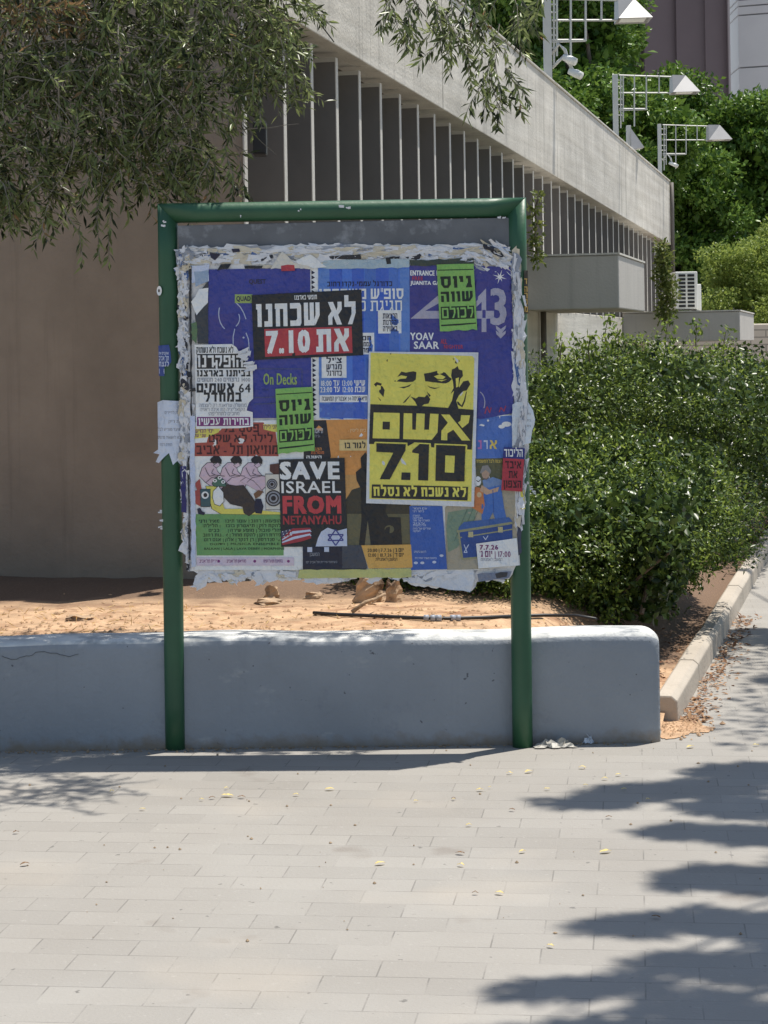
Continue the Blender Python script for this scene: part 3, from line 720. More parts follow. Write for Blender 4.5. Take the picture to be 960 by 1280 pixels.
# ================================================================== NOTICE BOARD
BL, BR_ = onz(218,938), onz(654,935)
BL.y += .0; U = (BR_-BL); U.z = 0; U.normalize(); NB = Vector((U.y, -U.x, 0))      # NB faces the camera
B0 = BL + NB*0.0
LEAN = 0
def bp(px, py, d=0.0):                # point on the board face, d metres in front of it
    dr = ray(px, py); o = Vector((0,0,EYE)); t = NB.dot(B0 + NB*(.0) - o)/NB.dot(dr)
    return o + dr*t + NB*d
GREEN = M('green_post_paint', lin((46,88,62)), .46, .12, 5, .12, 40, stain=lin((150,160,150)), stain_scale=9, stain_lo=.70, stain_hi=.76)
PANEL = M('panel_grey', lin((108,110,114)), .7, .15, 7, .25, 40, stain=lin((160,162,166)), stain_scale=8, stain_lo=.56, stain_hi=.75)
nb = thing('notice_board', 'notice board on two green tube posts in front of the low grey wall', 'notice board', (BL+BR_)/2)
PR = .0405; AX = -.03                 # tube radius; axis behind the board face
pl = bp(218,938,AX); pl.z = 0; pr = bp(653.5,935,AX); pr.z = 0
tl = bp(208,266,AX); trr = bp(645,259,AX)
def mitred(name, a, b, ua, sa, ub, sb, ax_r, n=20):
    """tube from a to b; its ends are cut on 45 degree planes (sa/sb = 0 square, else slope along ua/ub)"""
    a, b = Vector(a), Vector(b); t = (b-a).normalized(); q = NB - t*NB.dot(t); q.normalize(); p = q.cross(t)
    m = 12; V = []; Fc = []
    for i in range(m+1):
        for j in range(n):
            an = 2*math.pi*j/n; off = (p*math.cos(an)+q*math.sin(an))*ax_r
            s = i/m; v = a.lerp(b, s)+off
            if i == 0: v = v + t*(sa*off.dot(ua))
            if i == m: v = v + t*(sb*off.dot(ub))
            V.append(v)
    for i in range(m):
        for j in range(n): Fc.append((i*n+j, i*n+(j+1)%n, (i+1)*n+(j+1)%n, (i+1)*n+j))
    Fc += [tuple(range(n-1,-1,-1)), tuple(range(m*n,(m+1)*n))]
    mb = MB(); mb.add(V, Fc); return mb
mitred('post', pl, tl, U, 0, U, -1, PR).build('post', GREEN, nb, True)
mitred('post', pr, trr, U, 0, U, 1, PR).build('post', GREEN, nb, True)
bt = (trr-tl).normalized()
mitred('top_beam', tl, trr, UZ, -1, UZ, 1, PR*.985).build('top_beam', GREEN, nb, True)
# panel plate
mb = MB(); c4 = [bp(222,282), bp(636,272), bp(650,706), bp(236,712)]
mb.hexa([c4[3]-NB*.03, c4[2]-NB*.03, c4[2]-NB*.002, c4[3]-NB*.002, c4[0]-NB*.03, c4[1]-NB*.03, c4[1]-NB*.002, c4[0]-NB*.002]); mb.build('panel', PANEL, nb, bevel=.002)
# paint drips of white paste on the beam
def disp(px, py): return .0032*wob(px*.030, py*.026, 2.0) + .0008*wob(px*.09, py*.03, 7.0)
def flat_mesh(polys, maxlen=18, iters=4):
    """list of 2-D polygons (photo pixels) -> triangulated, evenly cut (V2, tris)"""
    bm = bmesh.new()
    for poly in polys:
        vs = [bm.verts.new((x, -y, 0)) for x, y in poly]
        try: bm.faces.new(vs)
        except ValueError: pass
    bmesh.ops.triangulate(bm, faces=bm.faces[:])
    for _ in range(iters):
        ed = [e for e in bm.edges if e.calc_length() > maxlen]
        if not ed: break
        bmesh.ops.subdivide_edges(bm, edges=ed, cuts=1); bmesh.ops.triangulate(bm, faces=bm.faces[:])
    for f in bm.faces:
        if f.normal.z < 0: f.normal_flip()
    bm.verts.index_update()
    V = [(v.co.x, -v.co.y) for v in bm.verts]; Fc = [tuple(v.index for v in f.verts) for f in bm.faces]; bm.free(); return V, Fc
# ---- text outlines (Blender's own font), cached
FCACHE = {}
def heb(s):                           # visual order for right-to-left text, numbers kept
    out, cur = [], ''
    isl = lambda ch: ch.isdigit() or ('A' <= ch.upper() <= 'Z')
    toks = []
    i = 0
    while i < len(s):
        if isl(s[i]):
            j = i
            while j < len(s) and (isl(s[j]) or (s[j] in '.:' and j+1 < len(s) and isl(s[j+1]))): j += 1
            toks.append(s[i:j]); i = j
        else: toks.append({'(':')',')':'('}.get(s[i], s[i])); i += 1
    return ''.join(reversed(toks))
tsc = bpy.data.scenes.new('lettering_tmp')
def glyphs(s, sp=None):
    if (s, sp) not in FCACHE:
        cu = bpy.data.curves.new('tmp', 'FONT'); cu.body = s; cu.size = 1; cu.resolution_u = 2; cu.space_character = 1.0 if sp is None else sp
        o = bpy.data.objects.new('tmp', cu); tsc.collection.objects.link(o)
        tsc.view_layers[0].update(); dg = tsc.view_layers[0].depsgraph; me = o.evaluated_get(dg).to_mesh()
        V = [(v.co.x, v.co.y) for v in me.vertices]; Fc = [tuple(p.vertices) for p in me.polygons]
        o.evaluated_get(dg).to_mesh_clear(); bpy.data.objects.remove(o); bpy.data.curves.remove(cu)
        FCACHE[(s, sp)] = (V, Fc)
    return FCACHE[(s, sp)]
def block(ch, t):
    h = t*.92; q = lambda a,b,c,d: [(a,b),(c,b),(c,d),(a,d)]
    D = {
    'א': (.86, [[(0,1),(t*1.25,1),(.86,0),(.86-t*1.25,0)], [(.86-t,1),(.86,1),(.86,.66),(.56,.36),(.46,.50),(.86-t,.78)], [(0,0),(t,0),(t,.30),(.42,.52),(.30,.68),(0,.38)]]),
    'ב': (.74, [q(0,1-h,.66,1), q(.66-t,h,.66,1-h), q(0,0,.74,h)]), 'ג': (.52, [q(.06,1-h,.44,1), q(.44-t,.38,.44,1-h), [(0,0),(t,0),(.40,.38),(.40-t,.38)], [(.40-t*.4,.38),(.44,.38),(.52,0),(.52-t,0)]]),
    'ד': (.76, [q(0,1-h,.76,1), q(.64-t,0,.64,1-h)]), 'ה': (.76, [q(0,1-h,.76,1), q(.76-t,0,.76,1-h), q(.02,0,.02+t,.62)]), 'ו': (t+.08, [q(0,1-h,t+.08,1), q(.08,0,t+.08,1-h)]),
    'ז': (t+.2, [q(0,1-h,t+.2,1), q(.1,0,.1+t,1-h)]), 'ח': (.78, [q(0,1-h,.78,1), q(.05,0,.05+t,1-h), q(.78-t,0,.78,1-h)]),
    'ט': (.80, [q(0,0,t,1), q(t,0,.80-t,h), q(.80-t,0,.80,1), q(.40,1-h,.80-t,1)]), 'י': (t+.07, [q(0,1-h,t+.07,1), q(.07,.48,t+.07,1-h)]),
    'כ': (.70, [q(0,1-h,.62,1), [(.70-t,.12),(.70,.12),(.70,.88),(.62,1),(.62-t,1-h),(.70-t,1-h)], q(0,0,.62,h), [(.62-t,h),(.62,0),(.70,.12),(.70-t,.30)]]),
    'ך': (.66, [q(0,1-h,.66,1), q(.66-t,-.26,.66,1-h)]), 'ל': (.70, [q(0,1,t,1.28), q(0,1-h,.70,1), [(.70-t,1-h),(.70,1-h),(.70,.50),(.48,0),(.48-t*1.1,0),(.70-t,.45)]]),
    'ם': (.80, [q(0,1-h,.80,1), q(0,0,.80,h), q(0,h,t,1-h), q(.80-t,h,.80,1-h)]), 'מ': (.86, [[(0,0),(t,0),(.18+t*.8,1-h),(.18,1-h),(.06,.8)], q(.06,1-h,.86,1), q(.86-t,0,.86,1-h), q(.40,0,.86-t,h)]),
    'נ': (.50, [q(.10,1-h,.50,1), q(.50-t,h,.50,1-h), q(0,0,.50,h)]), 'ן': (t+.06, [q(0,1-h,t+.06,1), q(.06,-.26,t+.06,1-h)]),
    'ס': (.82, [q(0,1-h,.82,1), [(.05,.3),(.05+t,.35),(.05+t,1-h),(.05,1-h)], [(.82-t,.35),(.82,.3),(.82,1-h),(.82-t,1-h)], q(.24,0,.60,h), [(.05,.3),(.24,0),(.24+t*.3,h),(.05+t,.35)], [(.60,0),(.82,.3),(.82-t,.35),(.60-t*.3,h)]]),
    'ע': (.78, [[(.78-t,1),(.78,1),(.66,.30),(.50,.10),(.46,.30),(.60,.45)], [(0,1),(t,1),(.38+t*.4,.28),(.38-t*.5,.20)], [(0,0),(.50,.10),(.46,.30),(0,h)]]),
    'פ': (.78, [q(0,1-h,.78,1), q(.78-t,h,.78,1-h), q(0,0,.78,h), q(0,.44,t,1-h), q(t,.44,.42,.44+h*.75)]), 'ף': (.78, [q(0,1-h,.78,1), q(.78-t,-.26,.78,1-h), q(0,.44,t,1-h), q(t,.44,.42,.44+h*.75)]),
    'צ': (.78, [[(0,1),(t*1.2,1),(.78,h),(.78-t*1.2,h)], [(.78-t,1),(.78,1),(.78,.70),(.54,.44),(.44,.58),(.78-t,.80)], q(0,0,.78,h)]), 'ץ': (.74, [[(0,1),(t,1),(.30+t,.4),(.30,.4)], q(.30,-.26,.30+t,.4), [(.74-t,1),(.74,1),(.74,.7),(.30+t,.36),(.30+t,.56),(.74-t,.8)]]),
    'ק': (.76, [q(0,1-h,.76,1), [(.76-t,1-h),(.76,1-h),(.76,.48),(.52,.04),(.38,.16),(.76-t,.52)], q(.03,-.26,.03+t,.60)]), 'ר': (.68, [q(0,1-h,.68,1), q(.68-t,0,.68,1-h)]),
    'ש': (.98, [q(0,h,t,1), q(.49-t/2,h,.49+t/2,1), q(0,0,.66,h), [(.98-t,1),(.98,1),(.98,.44),(.70,0),(.62,h),(.98-t,.46)]]), 'ת': (.86, [q(.04,1-h,.86,1), q(.86-t,0,.86,1-h), q(.14,h,.14+t,1-h), q(0,0,.14+t,h)])}
    return D.get(ch)
def hebshape(txt, t):
    x, out, n = 0.0, [], 0
    for ch in heb(txt):
        b = block(ch, t)
        if ch == ' ': x += .36
        elif b:
            out += [([(x+a, y) for a, y in p], i) for i, p in enumerate(b[1])]; x += b[0] + .17
        elif ch == '״': out += [([(x+o,.66),(x+o+.09,.66),(x+o+.09,1.05),(x+o,1.05)], 0) for o in (0,.16)]; x += .36
        elif ch == '׳': out.append(([(x,.66),(x+.1,.66),(x+.1,1.05),(x,1.05)], 0)); x += .22
        else:
            g, Fc = glyphs(ch); w_ = max(a for a, _ in g)
            k = 1/.73
            for o_, lv_ in (((-.03,0),(.03,1),(0,2)) if t > .2 else ((0,0),)):
                for f in Fc: out.append(([(x+g[i][0]*k+o_, g[i][1]*k) for i in f], lv_))
            x += w_*k + .14
    return out, x - .17
class Poster:
    """one sheet pasted on the board: paper first, then print; positions in photo pixels are mapped onto the board's real plane"""
    def __init__(s, name, label, cat, d, group=None, slope=0.0, lean=.012, anchor=None):
        s.name, s.d, s.slope, s.lean = name, d, slope, lean
        s.root = thing(name, label, cat, bp(*anchor, d), group); s.acc = {}; s.k = 0; s.anchor = anchor; s.curl = None
    def to3(s, x, y, lift):
        dd = s.d + disp(x, y) + lift
        if s.curl: dd += s.curl(x, y)
        return bp(x, y, dd)
    def put(s, part, mat, V2, Fc, lift):
        a = s.acc.setdefault(part, (MB(), [])); mb, mats = a
        if mat not in mats: mats.append(mat)
        mb.add([s.to3(x, y, lift) for x, y in V2], Fc, mats.index(mat))
    def poly(s, part, mat, pts, level=1, maxlen=18):
        s.k += 1; V2, Fc = flat_mesh([pts], maxlen); s.put(part, mat, V2, Fc, .0 if level == 0 else .0004*level + .00002*s.k)
    def rect(s, part, mat, x0, y0, x1, y1, level=1):
        xc, yc = s.anchor; f = lambda x, y: (x + s.lean*(y-yc), y + s.slope*(x-xc)); s.poly(part, mat, [f(x0,y0), f(x1,y0), f(x1,y1), f(x0,y1)], level)
    def ell(s, part, mat, cx, cy, rx, ry, level=1, n=20, ro=0.0):
        s.poly(part, mat, [(cx+rx*math.cos(a)*math.cos(ro)-ry*math.sin(a)*math.sin(ro), cy+rx*math.cos(a)*math.sin(ro)+ry*math.sin(a)*math.cos(ro)) for a in (2*math.pi*i/n for i in range(n))], level)
    def line(s, part, mat, pts, wd=1.0, level=2):
        for (x0,y0),(x1,y1) in zip(pts, pts[1:]):
            L = math.hypot(x1-x0, y1-y0) or 1; nx, ny = -(y1-y0)/L*wd/2, (x1-x0)/L*wd/2
            s.poly(part, mat, [(x0+nx,y0+ny),(x1+nx,y1+ny),(x1-nx,y1-ny),(x0-nx,y0-ny)], level)
    def text(s, part, mat, txt, x0, y0, x1, y1, bold=.0, level=2, rtl=True):
        if rtl:
            s.k += 1
            if part == 'lettering': part = 'lettering#%d' % s.k
            sh, W0_ = hebshape(txt, .26 if bold > .06 else .22 if bold > .035 else .17); xc, yc = s.anchor
            for pts, i in sh:
                V2 = []
                for gx, gy in pts:
                    x, y = x0 + gx/W0_*(x1-x0), y1 - gy*(y1-y0); V2.append((x + s.lean*(y-yc), y + s.slope*(x-xc)))
                s.put(part, mat, V2, [tuple(range(len(V2)))], .0004*level + .00002*s.k + .00004*i)
            return
        bold = bold*.62
        g, Fc = glyphs(heb(txt) if rtl else txt, 1.0 + bold*2.6)
        if part == 'lettering': part = 'lettering#%d' % s.k
        if not g: return
        s.k += 1
        xs = [p[0] for p in g]; ys = [p[1] for p in g]; a0, a1, b0, b1 = min(xs), max(xs), min(ys), max(ys)
        W_, H_ = x1-x0, y1-y0; bx = bold*H_; xc, yc = s.anchor
        offs = [(0,0)] if bold <= 0 else [(-1,-1),(1,-1),(-1,1),(1,1),(0,0)]
        for q, (ox, oy) in enumerate(offs):
            V2 = []
            for (gx, gy) in g:
                x = x0 + bx + (gx-a0)/(a1-a0+1e-9)*(W_-2*bx) + ox*bx; y = y1 - bx*.8 - (gy-b0)/(b1-b0+1e-9)*(H_-1.6*bx) + oy*bx*.8
                V2.append((x + s.lean*(y-yc), y + s.slope*(x-xc)))
            s.put(part, mat, V2, Fc, .0004*level + .00002*s.k + .00004*q)
    def done(s):
        for part, (mb, mats) in s.acc.items(): mb.build(part.split('#')[0], mats, s.root)
def jag(pts, amp, step=5):            # torn outline
    out = []
    for (x0,y0),(x1,y1) in zip(pts, pts[1:]+pts[:1]):
        L = math.hypot(x1-x0, y1-y0); m = max(1, int(L/step))
        for i in range(m):
            t = i/m; out.append((x0+(x1-x0)*t+random.uniform(-amp,amp), y0+(y1-y0)*t+random.uniform(-amp,amp)))
    return out
def quadpts(*p): return list(p)
WHITE = ink((232,234,243), .55); CREAM = ink((214,208,196), .6); BLACK = ink((34,34,40), .42); GREYI = ink((150,152,162)); 
INDIGO = ink((56,62,154), .4); INDIGO2 = ink((60,58,144), .4); BLUE = ink((68,122,224), .42); BLUE2 = ink((50,96,204), .42); BLUE3 = ink((86,132,210), .42)
LIME = ink((130,190,78), .45); LIMED = ink((22,42,26), .5); YEL = ink((230,218,58), .4); RED = ink((190,44,58), .42); PALE = ink((196,206,232), .5)
MAGENTA = ink((128,40,120)); NAVY = ink((30,30,62)); RUST = ink((176,74,58)); GRN = ink((104,160,88)); PINKS = ink((206,178,196)); ORANGE = ink((222,146,50))

# ---- the thick crust of old paper under the posters
old = Poster('old_paper_crust', 'thick torn crust of old white paper layers under the posters', 'old paper', .006, None, 0, .012, (440,712))
OLDP = M('old_paper', lin((234,232,232)), .85, .06, 14, .8, 45, stain=lin((150,156,172)), stain_scale=16, stain_lo=.56, stain_hi=.66)
outl = jag([(224,318),(232,307),(300,310),(360,306),(420,305),(480,306),(540,306),(600,305),(630,311),(642,335),(648,380),(652,440),(652,500),(650,560),(648,640),(646,706),(636,722),(597,727),(590,738),(545,734),(515,732),(505,722),(470,719),(444,722),(430,728),(400,729),(380,724),(352,726),(340,722),(330,731),(312,722),(280,722),(262,717),(236,714),(233,640),(230,560),(226,470),(222,390)], 1.6, 5)
V2, Fc = flat_mesh([outl], 16, 5)
mb = MB(); crust = lambda x, y: .007 + .004*wob(x*.07, y*.06, 3.0) + .0022*wob(x*.23, y*.21, 6.0)
mb.add([bp(x, y, crust(x,y)*.5+.004) for x, y in V2], Fc)
n0 = len(outl); VV = [bp(x, y, crust(x,y)*.5+.004) for x, y in outl] + [bp(x, y, -.004) for x, y in outl]
mb.add(VV, [(i, (i+1)%n0, n0+(i+1)%n0, n0+i) for i in range(n0)])
mb.build('crust_sheet', OLDP, old.root, True)
FLK = [M('flake_white', lin((226,226,230)), .8, .06, 20, .4, 60), M('flake_cream', lin((214,204,184)), .85, .1, 20, .4, 60), M('flake_grey', lin((158,162,172)), .85, .15, 20, .4, 60), M('flake_blue', lin((84,110,160)), .7, .2, 20, .2, 60), M('flake_dark', lin((56,56,64)), .7, .2, 20, .2, 60)]
def flakes(name, spots, mats_p, sz, asp, ang, lift, relief=.004):
    mb = MB()
    for (x, y) in spots:
        a = random.gauss(ang[0], ang[1]); L = random.uniform(*sz); W_ = L*random.uniform(*asp); m = random.choices(range(5), mats_p)[0]
        ca, sa = math.cos(a), math.sin(a); d0 = random.uniform(*lift); g, h = 6, 4; V = []
        b1, b2, b3 = [random.uniform(-relief, relief) for _ in range(3)]
        for i in range(g):
            for j in range(h):
                u, v = (i/(g-1)-.5), (j/(h-1)-.5); e = 1 if (i in (0,g-1) or j in (0,h-1)) else .4
                X, Y = u*L + random.uniform(-.10,.10)*L*e, v*W_ + random.uniform(-.28,.28)*W_*e
                V.append(bp(x + X*ca - Y*sa, y + X*sa + Y*ca, max(.005, .0105 + d0 + b1*u*2 + b2*abs(v)*2 + b3*math.sin(u*7+v*4) + random.uniform(-.0008,.0008))))
        mb.add(V, [(i*h+j, i*h+j+1, (i+1)*h+j+1, (i+1)*h+j) for i in range(g-1) for j in range(h-1)], m)
    return mb.build(name, FLK, old.root)
UP = math.pi/2
sp = []
for i in range(200):
    t = random.random(); sp.append((228 + 8*t + random.gauss(0,2.3), 316 + 394*t))
flakes('torn_edge', sp, [10,2,2,.2,.8], (6,24), (.16,.45), (UP,.3), (0,.005), .005)
sp = [(random.uniform(226,238), random.uniform(312,350)) for _ in range(26)]
flakes('torn_edge', sp, [8,3,2,.5,.5], (5,14), (.4,.9), (0,1.5), (0,.006), .006)
sp = [(random.uniform(240,626), 314 + random.gauss(0,2.6)) for i in range(105)]
flakes('torn_edge', sp, [9,4,2,.4,.3], (10,44), (.07,.2), (-.01,.10), (0,.003), .0025)
sp = [(random.uniform(236,632), 324 + random.gauss(0,4)) for i in range(90)]
flakes('torn_edge', sp, [8,5,2,.3,.7], (10,34), (.14,.34), (-.01,.2), (0,.003), .003)
sp = [(random.uniform(585,640), random.uniform(308,336)) for i in range(30)]
flakes('torn_edge', sp, [8,3,2,.2,.3], (12,34), (.12,.3), (.55,.25), (.001,.009), .007)
sp = []
for i in range(120):
    t = random.random(); sp.append((643 + 7*min(1,t*2) + random.gauss(0,2.2), 335 + 310*t))
flakes('torn_edge', sp, [9,1.5,2,.2,.1], (14,60), (.09,.24), (UP+.04,.10), (.001,.010), .006)
sp = [(random.uniform(240,640), 719 + random.uniform(-3,5)) for i in range(40)]
flakes('torn_edge', sp, [8,3,3,.1,.2], (10,34), (.16,.4), (0,.35), (0,.004), .004)
# remnants of older posters that still show
OP = old
def scrap(mat, pts, lv): 
    V2, Fc = flat_mesh([jag(pts, .8, 7)], 18); OP.k += 1; OP.put('poster_scrap#%d' % OP.k, mat, V2, Fc, .010 + lv*.0006)
scrap(PALE, [(238,333),(262,331),(262,352),(240,354)], 1); scrap(ink((150,172,200)), [(243,340),(261,338),(261,352),(245,358)], 2)
scrap(BLACK, [(237,333),(240,333),(241,520),(239,520)], 3); scrap(ink((60,64,72)), [(243,372),(261,352),(261,430),(248,430)], 2)
scrap(WHITE, [(240,378),(250,362),(261,360),(261,378),(246,394)], 4); scrap(ink((90,120,80)), [(240,405),(247,403),(247,430),(240,424)], 3)
scrap(BLACK, [(276,331),(290,329),(286,336),(272,338)], 3); scrap(BLACK, [(306,333),(330,332),(328,335),(306,336)], 3)
scrap(CREAM, [(338,336),(354,314),(368,328),(394,336)], 4); scrap(RED, [(352,332),(368,331),(369,339),(352,339)], 5); scrap(WHITE, [(370,326),(388,318),(408,334),(376,336)], 3)
scrap(ink((44,42,46)), [(412,321),(451,318),(452,324),(413,324)], 4); scrap(ink((60,70,60)), [(512,326),(592,323),(592,330),(514,333)], 4)
scrap(ink((170,190,200)), [(396,326),(512,324),(512,335),(396,336)], 2); scrap(BLACK, [(482,324),(488,323),(489,330),(483,331)], 3); scrap(NAVY, [(262,315),(276,318),(270,326),(264,322)], 3); scrap(NAVY, [(290,312),(299,311),(300,315),(291,316)], 3)
scrap(ink((40,36,110)), [(226,582),(233,582),(234,640),(228,640)], 5); scrap(ink((196,196,110)), [(375,712),(514,710),(514,721),(372,722)], 5)
scrap(PALE, [(238,520),(244,520),(246,708),(240,708)], 3); scrap(BLACK, [(235,570),(237.5,570),(239,700),(236.5,700)], 4)
scrap(ink((120,128,150)), [(596,716),(640,713),(636,722),(598,726)], 5); scrap(ink((60,60,66)), [(618,716),(634,714),(633,720),(620,722)], 6); scrap(BLACK, [(237,486),(245,485),(245,489),(237,490)], 5)
scrap(ink((226,214,40)), [(650,612),(656,612),(656,636),(650,636)], 6); scrap(ink((62,66,90)), [(646,640),(652,636),(652,690),(647,696)], 4)
OP.done()
ZZ = []
# ---- white sheet with a zigzag edge between the purple and blue posters
p = Poster('zigzag_sheet', 'white sheet with a black zigzag edge showing between the purple and blue posters', 'poster', .012, None, 0, .012, (393,518))
p.poly('paper', WHITE, [(384,335),(400,335),(402,524),(386,524)], 0)
for i in range(30):
    y = 338+i*6.1; x = 389.5 + .012*(y-335); p.poly('zigzag_print', NAVY, [(x,y),(x+4.5,y+3),(x,y+5.4)], 1)
p.done()
# ---- purple poster, upper left
p = Poster('purple_poster', 'large purple poster with thin white line drawing and green lettering at the upper left', 'poster', .0135, None, -.004, .008, (325,520))
p.poly('paper', INDIGO, [(260,337),(388,335),(390,522),(262,523)], 0)
p.poly('paper', INDIGO2, [(262,395),(300,390),(316,520),(263,522)], 1)
DK = ink((46,44,78)); LINE = ink((176,184,214)); OLV = ink((150,176,84)); LNG = ink((78,86,130))
p.text('logo', DK, 'QUEST', 313, 349, 334, 356, .06, 2, False)
p.poly('sign', OLV, [(294,368),(316,368),(316,379),(294,379)], 1); p.text('sign', DK, 'QUAD', 297, 370, 315, 377.5, .05, 2, False)
def arc(cx, cy, rx, ry, a0, a1, n=14): return [(cx+rx*math.cos(R(a0+(a1-a0)*i/n)), cy+ry*math.sin(R(a0+(a1-a0)*i/n))) for i in range(n+1)]
p.line('line_drawing#%d' % (p.k+1), LINE, arc(289,392,15,22,120,200), 1.3); p.line('line_drawing#%d' % (p.k+1), LINE, arc(287,398,13,13,-25,50), 1.2)
p.line('line_drawing#%d' % (p.k+1), LINE, [(296,379),(301,384),(305,391),(308,399)], 1.3); p.line('line_drawing#%d' % (p.k+1), LINE, [(294,411),(292,421),(292,431),(294,438)], 1.2); p.line('line_drawing#%d' % (p.k+1), LINE, [(308,416),(311,424),(312,436),(313,446)], 1.2); p.ell('line_drawing', LINE, 305,422,1.3,1.3,3,8)
p.text('lettering', OLV, 'On Decks', 330, 466.5, 372, 481, .035, 2, False)
for (x0,y0,x1,y1) in [(318,461,378,461),(318,497,346,496),(318,505,346,504),(378,462,378,484)]: p.line('line_drawing#%d' % (p.k+1), LNG, [(x0,y0),(x1,y1)], .9)
p.text('lettering', LNG, 'dj set', 329, 485, 337, 489, .0, 2, False)
p.done()
# ---- blue sports weekend poster
p = Poster('blue_poster', 'striped blue event poster with white lettering and white text boxes', 'poster', .0150, None, -.006, .010, (455,518))
p.poly('paper', BLUE, [(398,335),(513,333),(514,525),(400,522)], 0)
for (a,b,m) in [(412,428,BLUE2),(440,455,BLUE2),(456,470,ink((64,112,202))),(470,486,BLUE2),(486,498,ink((66,114,204))),(500,512,BLUE3),(398,412,BLUE3)]:
    p.poly('stripes', m, [(a,336),(b,336),(b+1.5,524),(a+1.5,522)], 1)
p.poly('stripes', ink((72,108,200)), [(400,505),(513,505),(514,524),(400,521)], 1)
p.text('lettering', NAVY, 'כדורגל עממי-נקדו רחוב', 411, 352, 492, 358, .05)
p.text('lettering', WHITE, 'סופ״ש משפחתי', 401, 361, 506, 374, .06); p.text('lettering', WHITE, 'חגיגת כדורגל', 410, 376, 504, 389, .03)
p.rect('text_box#0', WHITE, 474,388,503,417); 
for i,t in enumerate(['הרצאות','והקרנות','באווירה']): p.text('text_box#0', NAVY, t, 480, 392+i*8, 498, 398.5+i*8, .05, 3)
p.rect('text_box#1', WHITE, 450,416,469,443)
for i,t in enumerate(['חם','עממי','יפה']): p.text('text_box#1', NAVY, t, 454, 420+i*7.5, 465, 425.5+i*7.5, .05, 3)
p.rect('text_box#2', WHITE, 403,444,434,472)
for i,t in enumerate(['צ׳יל','מגרש','כדורגל']): p.text('text_box#2', NAVY, t, 409, 447+i*8, 428, 453.5+i*8, .05, 3)
p.text('lettering', WHITE, 'שישי 13:00 עד 18:00', 401, 475, 457, 482, .06); p.text('lettering', WHITE, 'שבת 12:00 עד 23:00', 401, 483, 457, 490, .06)
p.rect('text_box#9', WHITE, 400,493.5,460,502.5); p.text('text_box#9', NAVY, 'ת״א כניסה 34 אצטדיון המושבה', 403, 495.5, 459, 500.5, .03, 3)
p.done()
# ---- indigo party poster 4/13
p = Poster('party_poster', 'indigo party poster with big grey numerals and a star at the upper right', 'poster', .0160, None, .006, .012, (576,520))
p.poly('paper', INDIGO2, [(512,332),(560,331),(638,334),(641,400),(642,516),(576,526),(513,526)], 0)
p.poly('paper', INDIGO, [(560,430),(640,420),(642,516),(600,524),(570,500)], 1)
SIL = ink((172,168,190)); CRIM = ink((176,46,84))
z1 = lambda pts: [(500+x/6, 320+y/6) for x, y in pts]
p.text('lettering', WHITE, 'ENTRANCE FREE', 515, 338.5, 560, 345, .07, 2, False); p.text('lettering', CRIM, 'FREE', 517.5, 346, 531, 351, .07, 2, False); p.text('lettering', WHITE, 'JUANITA GARCIA', 515, 351.5, 566, 358, .07, 2, False)
p.poly('numeral#4', SIL, z1([(80,470),(300,285),(300,350),(190,412),(300,412),(300,470)])); p.poly('numeral#1', SIL, z1([(560,412),(705,412),(705,470),(560,470)]))
p.poly('numeral#1', SIL, z1([(572,320),(645,243),(648,570),(612,570),(612,345),(572,385)])); p.poly('numeral#1', INDIGO2, z1([(618,405),(642,405),(642,465),(618,465)]), 2)
p.text('numeral#3', SIL, '3', 500+686/6, 320+240/6, 500+808/6, 320+518/6, .05, 3, False)
for dy in (0,38): p.poly('numeral_arrow#%d' % dy, SIL, z1([(718,520+dy),(755,548+dy),(795,520+dy),(790,545+dy),(755,590+dy*.75),(722,548+dy)]), 2)
st_ = []
for i in range(16):
    r_ = (56 if i%4==0 else 40) if i%2==0 else 12; a = i*math.pi/8+.3; st_.append((748+r_*math.cos(a), 158+r_*math.sin(a)))
p.poly('star', WHITE, z1(st_)); p.text('lettering', WHITE, 'YOAV', 514, 416, 543.5, 425.5, .05, 2, False); p.text('lettering', WHITE, 'SAAR', 518.5, 427, 550, 436.5, .05, 2, False)
p.text('lettering', CRIM, 'ALL', 552, 424, 560, 430, .06, 2, False); p.text('lettering', CRIM, 'NIGHTER', 556, 431, 580, 436, .06, 2, False)
p.line('line_drawing#%d' % (p.k+1), SIL, arc(597,503,9,14,-70,30), 1.2); p.line('line_drawing#%d' % (p.k+1), CRIM, [(606,517),(609,508),(612,516),(614,509)], 1.3); p.line('line_drawing#%d' % (p.k+1), CRIM, [(624,515),(626,509),(630,514),(632,507)], 1.3)
p.done()
# ---- festival poster, lower left
p = Poster('festival_poster', 'white festival poster with a cartoon of three seated figures above a green text block', 'poster', .0140, None, -.002, .012, (310,700))
p.poly('paper', WHITE, [(240,528),(380,524),(381,712),(244,712)], 0)
z7 = lambda pts, dx=0: [(230+(x+dx)/6.4, 520+y/6.4) for x, y in pts]
RUSTT = ink((76,26,30)); YL2 = ink((226,214,66)); BRN = ink((64,52,48)); FLAME = ink((176,70,58)); OUT = ink((40,32,36)); PK = ink((214,184,200))
p.poly('heading_block', RUST, z7([(85,215),(185,210),(200,160),(300,110),(320,50),(640,50),(660,110),(735,120),(760,320),(85,320)]))
p.poly('heading_block', YL2, z7([(85,85),(300,85),(280,130),(185,170),(85,180)])); p.poly('heading_block', YL2, z7([(635,65),(760,65),(760,130),(700,120),(640,105)]))
p.text('heading', RUSTT, 'פסטיבל', 281, 530, 326, 540, .05); p.text('heading', RUSTT, 'לילה לא שקט', 263.5, 543, 343, 552.5, .05); p.text('heading', RUSTT, 'מוזיאון תל - אביב', 248, 556.5, 350, 567.5, .05)
